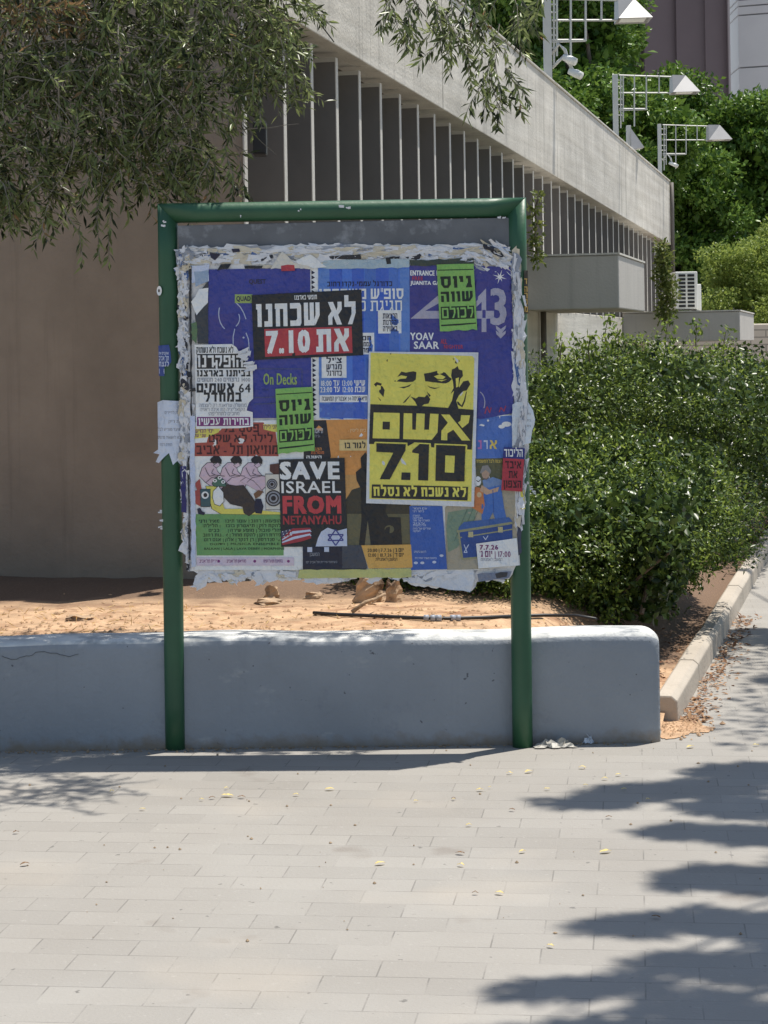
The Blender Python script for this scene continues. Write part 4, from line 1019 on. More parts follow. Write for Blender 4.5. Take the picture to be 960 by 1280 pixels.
p.text('heading', MAGENTA, 'ימי חמישי', 245, 536, 269, 540.5, .03, 3); p.text('heading', MAGENTA, 'שני של', 245, 542, 260, 546, .03, 3); p.text('heading', MAGENTA, 'יוני לילה', 331, 531.5, 348, 536, .03, 3)
def outlined(pts, mat, grow=1.05, lv=2, dx=0):
    q = z7(pts, dx); cx = sum(a for a,_ in q)/len(q); cy = sum(b for _,b in q)/len(q)
    o_ = []
    for a, b in q:
        L = math.hypot(a-cx, b-cy) or 1; o_.append((a+(a-cx)/L*.8, b+(b-cy)/L*.8))
    p.poly('cartoon', OUT, o_, lv); p.poly('cartoon', mat, q, lv+1)
for dx, dy in ((0,0),(162,2),(326,0)):
    outlined([(130,480+dy),(150,415),(190,375),(230,372),(262,400),(268,440),(300,475),(330,478),(345,520),(330,560),(290,600),(255,560),(225,560),(180,530)], PK, 1, 2, dx)
    outlined([(240,392),(262,412),(292,392),(275,372)], PK, 1, 4, dx)
    p.poly('cartoon', OUT, z7([(212,345),(240,318),(285,320),(306,350),(302,385),(278,372),(250,378),(222,372)], dx), 6)
    p.line('cartoon', OUT, z7([(172,410),(190,450),(210,480),(250,470),(330,480)], dx), .7, 6); p.line('cartoon', OUT, z7([(240,420),(225,455),(255,470)], dx), .6, 6)
    p.line('cartoon', OUT, z7([(180,530),(225,490),(290,480)], dx), .6, 6)
outlined([(455,520),(600,600),(640,610),(600,560),(560,520),(500,490)], PK, 1, 3)
outlined([(180,560),(260,560),(330,740),(500,740),(800,770),(800,785),(540,785),(300,780),(230,740)], YL2, 1, 4)
outlined([(300,590),(340,545),(420,560),(480,555),(540,640),(575,690),(570,760),(520,795),(480,770),(470,720),(380,700),(320,640)], BRN, 1, 6)
outlined([(240,600),(280,560),(318,610),(322,680),(290,715),(250,700),(236,650)], WHITE, 1, 8)
outlined([(230,540),(250,500),(290,480),(330,520),(340,560),(290,560),(250,560)], ink((70,112,92)), 1, 7)
for ex, ey in ((252,515),(290,492),(318,525)): p.ell('cartoon', WHITE, 230+ex/6.4, 520+ey/6.4, 2.6, 2.2, 9, 12); p.ell('cartoon', OUT, 230+ex/6.4, 520+ey/6.4, 1.1, 1.0, 10, 8)
p.poly('cartoon', FLAME, z7([(130,500),(110,520),(125,545),(90,540),(110,590),(80,595),(105,640),(85,650),(115,690),(100,700),(135,720),(150,600)]), 5)
outlined([(135,585),(215,585),(215,720),(140,720)], ink((58,92,100)), 1, 6); p.ell('cartoon', WHITE, 230+174/6.4, 520+630/6.4, 4.6, 4.6, 9); p.ell('cartoon', OUT, 230+176/6.4, 520+630/6.4, 2.4, 2.6, 10)
p.poly('cartoon', NAVY, z7([(110,740),(135,730),(150,760),(175,770),(165,790),(120,780)]), 7); p.poly('cartoon', NAVY, z7([(575,660),(620,660),(640,720),(625,780),(575,775),(565,720)]), 8)
outlined([(655,465),(800,465),(800,745),(660,745)], CREAM, 1, 4)
for cy_, r_ in ((543,44),(655,66)):
    for q_, m_ in ((1,OUT),(.84,GREYI),(.66,OUT),(.5,GREYI),(.3,OUT)): p.ell('cartoon', m_, 230+(708+(12 if r_>50 else 0))/6.4, 520+cy_/6.4, r_/6.4*q_, r_/6.4*q_, 7+int((1-q_)*10), 18)
p.poly('cartoon', ink((92,52,44)), z7([(690,385),(770,375),(775,460),(720,460),(690,440)]), 6)
p.poly('cartoon', ink((126,84,48)), z7([(560,620),(600,590),(640,600),(610,640),(575,660)]), 8)
p.poly('text_block', GRN, z7([(90,782),(800,782),(800,1112),(108,1112)]))
GT = ink((40,64,40))
for i,(t,a,b) in enumerate([('הופעות | רחוב | עומר תיכון | מאיר ודני',250,352),('להקת רוק | תיאטרון בובות | הלילה',256,352),('יהלי סובול | מופע שירה | המכבים',262,352),('סדרת רוקן | להקת מחול | אמנות רחוב',255,352),('דני סנדרסון | רן דנקר | אלון | אגם רוט',256,354),('סטודיו | MUSICA ENSEMBLE',263,350),('BALKAN | LALA | LAVA DEBBY | MORPHINE',256,356)]):
    y = 649 + i*5.8; p.text('text_block', GT, t, a, y, b, y+3.8, .04, 2, i < 5)
p.rect('footer', ink((214,196,212)), 246.5,696,368,706.5); 
for (x,t) in ((250,'עיריית תל אביב'),(284,'מוזיאון תל אביב'),(330,'בתמיכת מפעל הפיס')): p.text('footer', MAGENTA, t, x, 699, x+24, 702.5, .02, 3)
for x in (274,319,361): p.ell('footer', MAGENTA, x, 701, 1.8, 1.8, 3, 10)
p.done()
# ---- orange theatre poster
p = Poster('theatre_poster', 'orange theatre poster with the dark silhouette of a person holding a suitcase', 'poster', .0145, None, -.006, .012, (445,710))
p.poly('paper', WHITE, [(378,524),(512,521),(517,711),(378,713)], 0)
BRNG = ink((64,58,42)); OLVD = ink((104,98,66)); BLK2 = ink((34,32,32)); 
p.poly('picture', ORANGE, [(392,525),(511,523),(514,600),(396,620)], 1); p.poly('picture', ink((206,150,70)), [(394,595),(513,590),(514,640),(398,640)], 2)
p.poly('picture', BRNG, [(432,625),(440,612),(452,608),(460,622),(512,620),(515,682),(432,682)], 3); p.poly('picture', OLVD, [(434,642),(512,642),(515,682),(434,682)], 4)
p.poly('picture', ink((120,112,80)), [(455,645),(470,640),(462,682),(452,682)], 5)
p.poly('picture', BLK2, [(451,572),(457,565),(462,573),(462,582),(474,588),(486,610),(482,640),(476,648),(473,682),(464,682),(460,650),(456,682),(449,682),(452,650),(452,612),(446,600),(445,590),(452,584)], 6)
p.poly('picture', ink((40,36,34)), [(472,646),(482,640),(486,646),(501,646),(503,684),(472,684)], 7); p.ell('picture', OLVD, 487, 661, 6, 5, 8)
p.poly('side_panel', ink((40,38,46)), [(380,526),(408,525),(414,570),(404,600),(414,712),(380,713)], 2)
p.text('side_panel', ink((190,190,196)), 'תיאטרון', 392, 535, 406, 541, .04, 3); p.text('side_panel', GREYI, 'הבימה', 393, 543, 404, 546, .02, 3)
p.text('side_panel', ORANGE, 'הצגה', 393, 559, 404, 562.5, .04, 3); p.text('side_panel', ink((206,110,40)), 'מומלצת', 391, 563.5, 407, 567, .04, 3); p.text('side_panel', WHITE, 'השנה', 385, 569, 404, 572.5, .04, 3)
p.poly('title_box', ink((226,196,120)), [(424.5,549.5),(462,549),(462,563),(424.5,563)], 9); p.text('title_box', BLACK, 'לגור בו', 433, 553, 459, 560, .05, 11)
p.text('title_box', ink((236,206,150)), 'בית ליסין -', 437, 536, 460, 539.5, .02, 11)
p.poly('credits', ink((34,36,58)), [(379,680),(432,681),(458,708),(458,711),(379,712)], 9); p.poly('credits', ink((70,74,86)), [(428,681),(452,681),(460,710),(428,710)], 10)
p.text('credits', GREYI, 'בשיתוף עיריית תל אביב יפו', 383, 700.5, 422, 703, .0, 11); p.text('credits', GREYI, 'המשכן', 388, 690, 400, 694, .02, 11)
for x0 in (385,406): p.rect('credits', PALE, x0,683,x0+6,689,11)
p.poly('date_box', ink((222,168,60)), [(452,681),(514,680),(516,709),(461,710)], 11)
p.text('date_box', BLACK, 'יום ג׳ | 7.7.26 | 20:00', 460, 685, 505, 689.5, .04, 13); p.text('date_box', BLACK, 'יום ד׳ | 10.7.26 | 12:00', 460, 691, 505, 695.5, .04, 13); p.text('date_box', BLACK, 'המשכן לאמנויות', 470, 697, 497, 700.5, .03, 13)
p.done()
# ---- children's show poster, lower right
p = Poster('show_poster', 'blue and beige show poster with a person in blue overalls beside a trunk', 'poster', .0148, None, .0, .012, (576,712))
p.poly('paper', WHITE, [(510,523),(641,518),(645,612),(650,706),(600,712),(513,713)], 0)
SKYB = ink((72,116,200)); SAND = ink((170,160,138)); 
p.poly('picture', SKYB, [(595,522),(640,519),(640,572),(595,573)], 1); p.poly('picture', ink((92,92,60)), [(594,573),(640,572),(643,606),(596,610)], 1)
p.poly('picture', SAND, [(556,634),(598,606),(643,602),(648,706),(602,711),(558,712)], 1)
p.poly('picture', ink((122,146,122)), [(560,640),(596,634),(592,652),(572,684),(560,690),(558,660)], 2)
for x in (566,573,580): p.line('picture', ink((96,120,100)), [(x+18,636),(x+2,676)], .9, 3)
p.ell('picture', WHITE, 633, 530, 6, 3.2, 2); p.ell('picture', WHITE, 627,533,4,2.4,2); p.ell('picture', WHITE, 610,525.5,1.4,1.4,2,8)
for t,m_,x0 in (('א',ink((226,196,70)),614),('ר',PALE,606.5),('נ',ink((190,110,180)),599)): p.text('title', m_, t, x0, 550, x0+(9 if t=='א' else 5), 561, .06, 3)
p.text('title', ink((226,196,70)), 'הצגה לכל המשפחה', 596, 574.5, 629, 578, .02, 3)
# person in overalls with a puppet
p.ell('picture', ink((186,150,124)), 607, 592, 5, 6, 4); p.poly('picture', ink((140,136,134)), [(600,590),(603,582),(610,581),(614,588),(613,592),(607,587),(601,592)], 5); p.line('picture', ink((120,100,92)), [(603,597),(608,599),(611,596)], 1.2, 6)
p.poly('picture', ink((110,140,190)), [(603,600),(616,596),(628,600),(626,618),(606,616)], 4); p.poly('picture', ink((60,112,194)), [(606,610),(626,606),(630,634),(634,652),(620,652),(616,640),(610,652),(602,652),(602,632)], 5)
p.poly('picture', ink((198,160,130)), [(602,606),(612,612),(624,608),(622,614),(608,618),(600,613)], 6); p.line('picture', ink((40,84,160)), [(616,612),(617,640)], 1, 6)
p.ell('picture', WHITE, 597.5, 601, 4, 6, 5); p.line('picture', BLACK, [(595.5,600),(598,602),(601,599)], .9, 6); p.poly('picture', ink((208,120,50)), [(594,608),(603,610),(606,630),(603,642),(590,634)], 5); p.ell('picture', ink((214,180,130)), 599,618,3,3.4,6)
TRK = ink((38,76,150)); TRKM = ink((150,150,112))
p.poly('trunk_picture', TRK, [(572,664),(640,652),(641,690),(577,698)], 6); p.poly('trunk_picture', ink((54,98,170)), [(574,658),(580,652),(636,646),(641,652),(572,664)], 6)
p.line('trunk_picture', TRKM, [(571,664),(641,653)], 3, 7); p.line('trunk_picture', TRKM, [(572,672),(641,661)], 1.6, 7); p.line('trunk_picture', TRKM, [(573,662),(578,698)], 2.2, 7); p.line('trunk_picture', TRKM, [(577,698),(620,694)], 2, 7)
for x,y in ((589,668),(626,662)): p.rect('trunk_picture', ink((190,180,130)), x-3,y-4,x+3,y+3,8)
p.line('trunk_picture', PALE, [(580,680),(584,690),(580,690),(586,680)], 1, 8); p.line('trunk_picture', PALE, [(604,670),(607,674),(610,669)], 1, 8)
BLB = ink((48,96,186))
p.poly('credits_panel', BLB, [(512,632),(553,632),(559,711),(514,712)], 9)
for i,(y,w_) in enumerate([(634,18),(637.5,14),(643,9),(646,12),(649,21),(652.5,15),(655,16),(659,22),(662,9)]): p.text('credits_panel', PALE, ['עם תמר','בימוי דני','תפאורה','מוזיקה','תאורה של אור','עיצוב','תלבושות','שירים של מיה','הפקה'][i], 517, y, 517+w_, y+2.3, .0, 11)
p.text('credits_panel', PALE, 'לרכישת כרטיסים', 518, 688, 533, 690.5, .0, 11); p.text('credits_panel', PALE, 'בחסות משרד התרבות', 519, 696, 546, 698.2, .0, 11)
for x,y in ((520,703),(528,703),(543,702),(552,694)): p.ell('credits_panel', PALE, x, y, 2.6, 1.7, 11, 10)
p.poly('date_box', WHITE, [(595,679),(646,672),(649,706),(598,710)], 12); PUR = ink((132,44,112))
p.text('date_box', PUR, '7.7.26', 600, 680.5, 623, 686.5, .07, 14, False); p.text('date_box', PUR, '17:00 | יום ג׳', 600, 688, 638, 695.5, .04, 14); p.text('date_box', GREYI, 'המשכן לאמנויות', 601, 697, 628, 700.5, .02, 14)
p.done()
# ---- white protest poster with torn right side
p = Poster('protest_poster', 'white protest poster with black lettering and a purple bottom band, right side torn', 'poster', .0175, None, -.002, .008, (280,535))
p.poly('paper', WHITE, [(244,431),(290,430),(296,434),(300,441),(306,447),(309,456),(313,461),(316.5,462),(317,498),(312,503),(310,508),(309,513),(316.5,515),(317,533),(300,535),(246,536),(245,480)], 0)
p.text('lettering', BLACK, 'לא נשכח ולא נשתוק', 247, 434, 293, 441, .05); p.poly('title_band', BLACK, [(247,442.5),(303,442),(307,452),(309,460.5),(247,461)], 1)
p.text('title_band', WHITE, 'הופקרנו', 248.5, 444, 305, 459, .06, 3); p.text('lettering', BLACK, 'בביתנו בארצנו', 247.5, 462.5, 314, 470.5, .07)
p.text('lettering', GREYI, '1400 נרצחים 240 חטופים', 248, 472, 313.5, 477, .05); p.text('lettering', BLACK, '64 אשמים', 247, 479, 313.5, 490.5, .07); p.text('lettering', BLACK, 'במחדל', 256, 490.5, 303, 502, .07)
for i,t in enumerate(['ממשלה שדואגת רק לעצמה','הקואליציה הזו אינה ראויה','מחכים לתחליפה!']): p.text('lettering', GREYI, t, (250,251,261)[i], 504.5+i*5.2, (309,307,300)[i], 508.6+i*5.2, .03)
p.poly('bottom_band', MAGENTA, [(247,521),(313.5,521),(313.5,532),(247,532.5)], 1); p.text('bottom_band', WHITE, 'בחירות עכשיו', 249, 522.5, 312, 531, .06, 3)
p.done()
mbs = MB()
for i in range(26):                  # loose torn fibres at its ripped corner
    t = random.random(); x, y = 293+18*t+random.uniform(-4,5), 433+28*t+random.uniform(-4,4); a = random.uniform(-.9,.2); L = random.uniform(5,13)
    q = [(x,y),(x+L*math.cos(a),y+L*math.sin(a)),(x+L*math.cos(a+.4)*.8,y+L*math.sin(a+.4)*.8+1),(x-1,y+2.2)]
    mbs.add([bp(qx,qy,.019+random.uniform(.001,.008)) for qx,qy in q], [(0,1,2,3)])
mbs.build('torn_corner', FLK[0], p.root)
# ---- black and red strip
p = Poster('slogan_poster', 'black landscape poster with white lettering and a red band', 'poster', .0185, None, -.030, .020, (384,446))
p.poly('paper', BLACK, [(315,369),(452,362),(454.5,444),(318,450)], 0)
p.text('lettering', WHITE, 'חופשי בארצנו', 370, 369, 398, 374.5, .05); p.text('lettering', WHITE, 'לא שכחנו', 322, 378.5, 446, 407, .085)
p.poly('red_band', RED, [(331,411.5),(440,408),(441,441),(332,446)], 1)
p.text('red_band', WHITE, 'את', 396, 412, 437, 440.5, .07, 3); p.text('red_band', WHITE, '7.10', 333.5, 412, 388.5, 441, .085, 3, False)
p.done()
# ---- two green stickers
def green_sticker(label, q, name='green_sticker'):
    (ax,ay),(bx,by),(cx_,cy_),(dx_,dy_) = q
    p = Poster(name, label, 'sticker', .0215, 'lime green slogan stickers on the posters', (by-ay)/(bx-ax), (dx_-ax)/(dy_-ay), ((dx_+cx_)/2,(dy_+cy_)/2))
    f = lambda u, v: (ax+(bx-ax)*u + (dx_-ax)*v + (ax-bx+cx_-dx_)*u*v, ay+(by-ay)*u+(dy_-ay)*v+(ay-by+cy_-dy_)*u*v)
    bot = [f(1-t/8, 1+random.uniform(-.012,.012)) for t in range(9)]
    p.poly('paper', LIME, [f(0,0), f(.5,-.004), f(1,0)] + bot, 0)
    def T(t, u0, v0, u1, v1, m, lv, b):
        sh, W0_ = hebshape(t, .25 if m is LIMED else .20); p.k += 1
        for pts, i in sh: p.put('lettering#%d' % p.k, m, [f(u0+x/W0_*(u1-u0), v1-y*(v1-v0)) for x,y in pts], [tuple(range(len(pts)))], .0004*lv+.00002*p.k+.00004*i)
    P4 = lambda u0,v0,u1,v1: [f(u0,v0),f(u1,v0),f(u1,v1),f(u0,v1)]
    p.poly('rules', LIMED, P4(.02,.078,.98,.092), 1); p.poly('rules', LIMED, [f(.04,.905),f(.98,.893),f(.98,.91),f(.5,.925),f(.04,.928)], 1)
    T('גיוס', .08,.18,.93,.355, LIMED, 2, .028); T('שווה', .07,.41,.93,.565, LIMED, 2, .028)
    p.poly('word_box', LIMED, P4(.05,.635,.95,.83), 1); T('לכולם', .08,.655,.92,.81, LIME, 4, .018)
    p.done()
green_sticker('lime green sticker with dark lettering on the indigo party poster', [(546,331),(592,330),(596.5,412),(550,414)])
green_sticker('lime green sticker with dark lettering on the festival poster', [(345,486),(391,483.5),(394,563),(348,567)])
# ---- black SAVE ISRAEL poster
p = Poster('flag_poster', 'black poster with white and red English words above two waving flags', 'poster', .0195, None, -.004, .022, (392,682))
p.poly('paper', BLACK, [(349,574),(431,572),(434.5,682),(352,683)], 0)
p.text('lettering', WHITE, 'SAVE', 352.5, 576.5, 427, 599, .10, 2, False); p.text('lettering', WHITE, 'ISRAEL', 354, 601, 428, 616, .03, 2, False)
REDI = ink((206,54,62)); p.text('lettering', REDI, 'FROM', 355, 619, 428, 642, .10, 2, False); p.text('lettering', ink((176,44,52)), 'NETANYAHU', 355, 644, 428, 655, .06, 2, False)
p.poly('striped_flag', ink((70,72,110)), [(352,664),(368,659),(372,670),(353,674)], 1)
for i in range(5): p.poly('striped_flag', [ink((168,40,56)), PALE][i%2], [(366+i*.4,660+i*3.4),(388,659+i*2.4),(390,661.5+i*2.6),(378,664+i*3),(354,675+i*1.4),(353,672+i*1.6)], 2+i)
for i in range(9): p.ell('striped_flag', WHITE, 354+(i%3)*4.5+(i//3), 664+(i//3)*3-(i%3), .7, .7, 9, 6)
p.poly('star_flag', PALE, [(398,672),(402,664),(410,659),(422,663),(434,660),(434.4,682),(395,682.5)], 1)
sx, sy = 420, 671; SB = ink((64,68,150))
for a0 in (-90,90):
    q = [(sx+11*math.cos(R(a0+120*i)), sy+9*math.sin(R(a0+120*i))+(1.2 if a0>0 else -.6)) for i in range(4)]; p.line('star_flag', SB, q, 1.5, 3)
p.done()
# ---- yellow poster with the stencil face
p = Poster('yellow_poster', 'large yellow poster with a black stencil face and bold black lettering', 'poster', .0225, None, .012, .026, (525,628))
YB_ = ink((40,38,36), .42)
p.poly('paper', ink((216,218,222), .5), [(461.5,439.5),(598,440.5),(592.5,633),(458,628.5)], 0); z2 = lambda pts: [(450+x/6, 430+y/6) for x, y in pts]
p.poly('yellow_field', YEL, z2([(82,65),(858,90),(835,1178),(72,1158)]), 1)
FCE = 'stencil_face'
for q in ([(275,280),(300,262),(345,258),(355,242),(310,234),(282,246),(312,206),(345,214),(400,204),(425,210),(420,265),(400,282),(350,287)],
          [(255,278),(268,272),(272,282)], [(295,324),(350,316),(385,300),(400,288),(370,318),(330,332)],
          [(480,222),(530,214),(590,197),(640,214),(668,245),(690,262),(668,285),(640,296),(600,292),(545,286),(490,278)],
          [(505,310),(530,322),(562,328),(602,324),(560,337),(525,328)], [(105,302),(128,284),(165,296),(160,312),(132,306),(114,332)], [(158,312),(172,318),(187,345),(178,396),(138,352),(158,338)],
          [(133,394),(160,420),(155,426)], [(755,310),(775,280),(812,272),(828,300),(800,348),(775,352),(742,384),(735,340)], [(795,360),(802,352),(788,430),(768,474),(734,452),(728,430),(738,432),(762,460),(780,420)],
          [(690,190),(712,182),(732,165),(742,190),(768,198),(772,240),(752,262),(742,310),(748,372),(722,424),(742,495),(655,490),(690,425),(706,350),(680,374),(702,330),(698,280),(684,240)],
          [(700,105),(706,125),(696,112)], [(718,125),(730,150),(712,140)], [(740,115),(750,132),(742,130)], [(380,392),(420,408),(440,394),(485,398),(505,378),(528,412),(515,445),(480,452),(462,468),(432,466),(415,432)],
          [(503,358),(532,386),(520,396)], [(322,442),(345,415),(388,372),(366,404),(340,436)], [(228,72),(238,66),(230,82)], [(200,125),(210,112),(208,134)]):
    p.poly(FCE, YB_, z2(q), 2)
for q in ([(555,242),(600,226),(642,246),(622,264),(580,260)], [(578,268),(620,270),(655,264),(612,280)], [(718,258),(742,250),(738,318),(722,326)]): p.poly(FCE, YEL, z2(q), 4)
p.poly('black_band', YB_, z2([(80,450),(300,458),(430,462),(660,478),(853,492),(838,790),(803,788),(801,756),(560,746),(556,774),(535,772),(532,744),(405,740),(360,764),(357,742),(115,735),(112,748),(70,748)]), 3)
for q in ([(105,512),(300,516),(297,708),(97,705)], [(330,517),(393,519),(393,640),(420,641),(425,519),(487,521),(483,641),(518,641),(527,521),(590,523),(582,662),(540,716),(325,711)],
          [(610,527),(672,528),(828,722),(764,721)], [(757,532),(825,533),(815,590),(768,628),(735,588),(755,572)], [(660,588),(702,640),(656,668),(655,721),(609,718),(612,648)]): p.poly('lettering', YEL, z2(q), 5)
p.poly('lettering', YB_, z2([(173,580),(227,582),(225,640),(172,638)]), 7)
for q in ([(125,742),(345,750),(342,796),(225,1013),(150,1011),(252,813),(125,806)], [(314,960),(380,962),(378,1018),(311,1016)], [(393,797),(450,747),(519,751),(512,1022),(437,1019),(442,820),(393,812)], [(572,755),(790,763),(783,1028),(566,1024)]): p.poly('lettering', YB_, z2(q), 5)
for q in ([(115,735),(357,742)], [(112,748),(116,735)], [(405,740),(532,746)], [(560,748),(801,757)], [(801,757),(798,790)]): p.line('lettering', YEL, z2(q), 1.5, 6)
p.poly('lettering', YEL, z2([(641,833),(712,836),(706,963),(637,960)]), 7)
p.poly('bottom_band', YB_, z2([(92,1050),(810,1069),(806,1170),(89,1151)]), 3); p.text('bottom_band', YEL, 'לא נשכח לא נסלח', 467.5, 608.5, 583, 620, .07, 5)
p.done()
# ---- small red and blue poster at the right edge, curling over the post
p = Poster('red_sticker', 'small red and blue sticker overlapping the right green post', 'sticker', .0310, None, .02, .02, (642,612))
p.poly('paper', ink((186,36,58)), [(629.5,558.5),(656,560),(652.5,614),(626.5,612)], 0); p.poly('heading_band', ink((36,44,128)), [(629.5,558.5),(656,560),(655.3,573.5),(628.8,572)], 1)
p.text('heading_band', WHITE, 'הליכוד', 631, 561, 654, 570.5, .06, 3)
RDK = ink((64,14,26))
for t,x0,x1,y in (('איבד',632,652,576),('את',636,647,588),('הצפון',629.5,651.5,600)): p.text('lettering', RDK, t, x0, y, x1, y+9, .06)
p.done()
# ---- pasted sheets wrapped on the posts
def wrap(cx, half):
    return lambda x, y: -.030*max(0, ((cx-x)/half))**2.2 if x < cx else -.030*max(0, ((x-cx)/half))**2.2
p = Poster('white_note', 'torn white notice with faint lines of writing wrapped round the left green post', 'notice', .0175, None, 0, .01, (214,566)); p.curl = wrap(214, 17)
p.poly('paper', ink((206,214,232), .5), [(196,503),(204,500),(236,502),(237,530),(236,560),(232,579),(226,581),(222,576),(217,581),(212,566),(205,572),(198,579),(193,578),(199,568),(189,567),(197,562)], 0, 6)
for (y,a,b,t) in ((514,207,231,'הודעה לדיירים'),(525,212,230,'בית ריק'),(535,197,227,'הועד מודיע לכל'),(545,197,226,'נא להשאיר פרטים'),(554,200,216,'תודה רבה')): p.text('lettering', GREYI, t, a, y, b, y+3.4, .02)
p.done()
p = Poster('blue_sticker', 'small blue sticker with pale lettering wrapped on the left green post', 'sticker', .0165, None, 0, .01, (205,470)); p.curl = wrap(214, 17)
p.poly('paper', ink((44,72,150)), [(197.5,432),(212,431),(214,440),(215,452),(212,457),(206,458),(206,470),(198,470)], 0, 5)
for (y,t,h) in ((440,'אוהבים את',3.2),(445,'תל אביב',5.5),(452,'לנצח',6)): p.text('lettering', PALE, t, 198.5, y, 212, y+h, .04)
p.rect('lettering', PALE, 198.5,461,206,467); p.done()
p = Poster('round_sticker', 'small round white sticker high on the left green post', 'sticker', .0165, None, 0, .01, (201,369)); p.curl = wrap(210, 17)
p.ell('paper', WHITE, 199.2, 363.5, 3.6, 6, 0, 16); p.ell('emblem', BLACK, 198.8, 363.5, 1.2, 2.0, 1, 10); p.done()
p = Poster('yellow_sticker', 'narrow dark sticker with yellow lettering on the side of the right green post', 'sticker', .0165, None, 0, .01, (657,420)); p.curl = wrap(645, 16)
p.poly('paper', ink((52,44,34)), [(655,338),(660,338),(660.4,392),(655.6,392)], 0, 6); 
for i,y in enumerate((348,358,366,374,383)): p.text('lettering', ink((196,156,50)), 'דהרסמ'[i], 656, y, 660, y+7, .05, 2)
p.done()
p = Poster('white_note', 'crumpled blank white paper torn loose at the right green post', 'notice', .0260, None, 0, .0, (655,560)); p.curl = lambda x, y: .010*math.sin((x-640)*.25+y*.05) - .002
p.poly('paper', ink((214,222,230), .5), jag([(640,506),(646,502),(660,503),(666,512),(668.5,524),(664,545),(663,553),(656,556),(646,560),(640,556)], .8, 6), 0, 5)
for y in (516,524,531): p.text('lettering', GREYI, 'בית קפה', 652, y, 663, y+2.4, .0)
p.done()
p = Poster('paper_flap', 'loose white paper flap hanging from the bottom of the board', 'paper flap', .0120, None, 0, .0, (550,738)); p.curl = lambda x, y: .012*max(0,(y-716)/24)**2
p.poly('paper', ink((214,216,222), .55), jag([(505,712),(592,711),(593,722),(588,739),(560,736),(535,731),(512,728),(505,722)], .8, 8), 0, 6); p.done()
# rag of paper strips hanging at the posts
mb = MB()
for i in range(26):
    t = random.random(); x = 646+8*t+random.gauss(0,3); y = 330+230*t
    L = random.uniform(8,26); x2 = x+random.gauss(2,3)
    mb.add([bp(x-1.5,y,.018+random.uniform(0,.01)), bp(x+2,y,.020), bp(x2+1.5,y+L,.016+random.uniform(0,.012)), bp(x2-1,y+L*.9,.017)], [(0,1,2,3)])
mb.build('paper_strips', FLK[0], old.root)
# white flecks of old paste on the beam and posts
mb = MB()
for (x,y,s) in [(427,258,7),(436,261,5),(375,263,2),(300,270,2),(205,282,6),(206,278,4),(624,272,4),(630,273,3),(200,640,8),(202,650,9),(201,660,6),(198,460,2),(663,611,7),(668,616,6),(660,604,5)]:
    for k_ in range(3):
        a = random.uniform(-.6,.6); L = s*random.uniform(.5,1); xx, yy = x+random.uniform(-1.5,1.5), y+random.uniform(-1.5,1.5)
        dd = .0135 if y > 275 else .0125
        xs_ = 214 if x < 300 else 648
        if y > 275: dd = -.030 + math.sqrt(max(0,(PR+.002)**2 - ((x-(208+ (y-266)*.0149 if x<300 else 645+(y-259)*.0126))/317)**2))
        mb.add([bp(xx-L*.5,yy-.8,dd), bp(xx+L*.5*math.cos(a),yy+L*.5*math.sin(a)-.8,dd+.003), bp(xx+L*.5*math.cos(a),yy+L*.5*math.sin(a)+.8,dd+.002), bp(xx-L*.5,yy+.9,dd)], [(0,1,2,3)])
mb.build('paste_flecks', FLK[0], nb)
bpy.data.scenes.remove(tsc)
# ================================================================== SMALL THINGS ON THE GROUND
YL = leafmat('fallen_leaf_yellow', lin((206,190,110)), lin((226,206,140)), .6, .2)
BLF = leafmat('fallen_leaf_brown', lin((96,76,56)), lin((140,108,76)), .7, .1)
def fallen(px, py, hw, brown=False):
    g = onz(px, py, .004); L = hw*2/F*g.y; a = random.uniform(-.6,.6); ax = Vector((math.cos(a), math.sin(a)*1.0, 0)); sd = Vector((-ax.y, ax.x, 0)); n = 7; V = []
    for i in range(n):
        t = i/(n-1); wd = L*.24*math.sin(math.pi*min(.97,t+.03))**.8; up = .004*math.sin(math.pi*t)*random.uniform(.5,1.4)
        for k in (-1,0,1): V.append(g + ax*(t-.5)*L + sd*wd*k + UZ*(.002+up+.0018*abs(k)*random.uniform(.4,1.2)))
    return mkobj('fallen_leaf', V, [(i*3+k, i*3+k+1, (i+1)*3+k+1, (i+1)*3+k) for i in range(n-1) for k in (0,1)], BLF if brown else YL)
for (x,y,h) in [(283,986,3),(284,995,8),(412,987,6),(370,994,4),(475,1080,7),(252,1000,3),(178,1012,4),(637,967,4),(661,965,6),(728,960,5),(756,974,4),(773,969,4),(780,987,4),(600,988,5),(567,1000,2),(684,987,4),(612,985,2),(757,1065,8),(653,1065,5),(576,1082,5),(586,1032,4),(688,1183,5),(863,934,6),(945,932,4),(624,1117,6),(140,990,3),(732,982,3),(810,1000,3),(520,1002,3)]:
    tag(fallen(x,y,h), 'small yellow fallen leaf lying on the sunlit paving', 'leaf', 'yellow fallen leaves on the paving')
for (x,y,h) in [(31,1081,6),(265,998,4),(302,997,5),(640,1013,4),(575,1067,6),(761,1022,4),(594,1117,4),(820,1147,6),(20,1041,4),(567,999,3)]:
    tag(fallen(x,y,h,True), 'dark curled brown leaf lying on the paving', 'leaf', 'brown leaves on the paving')
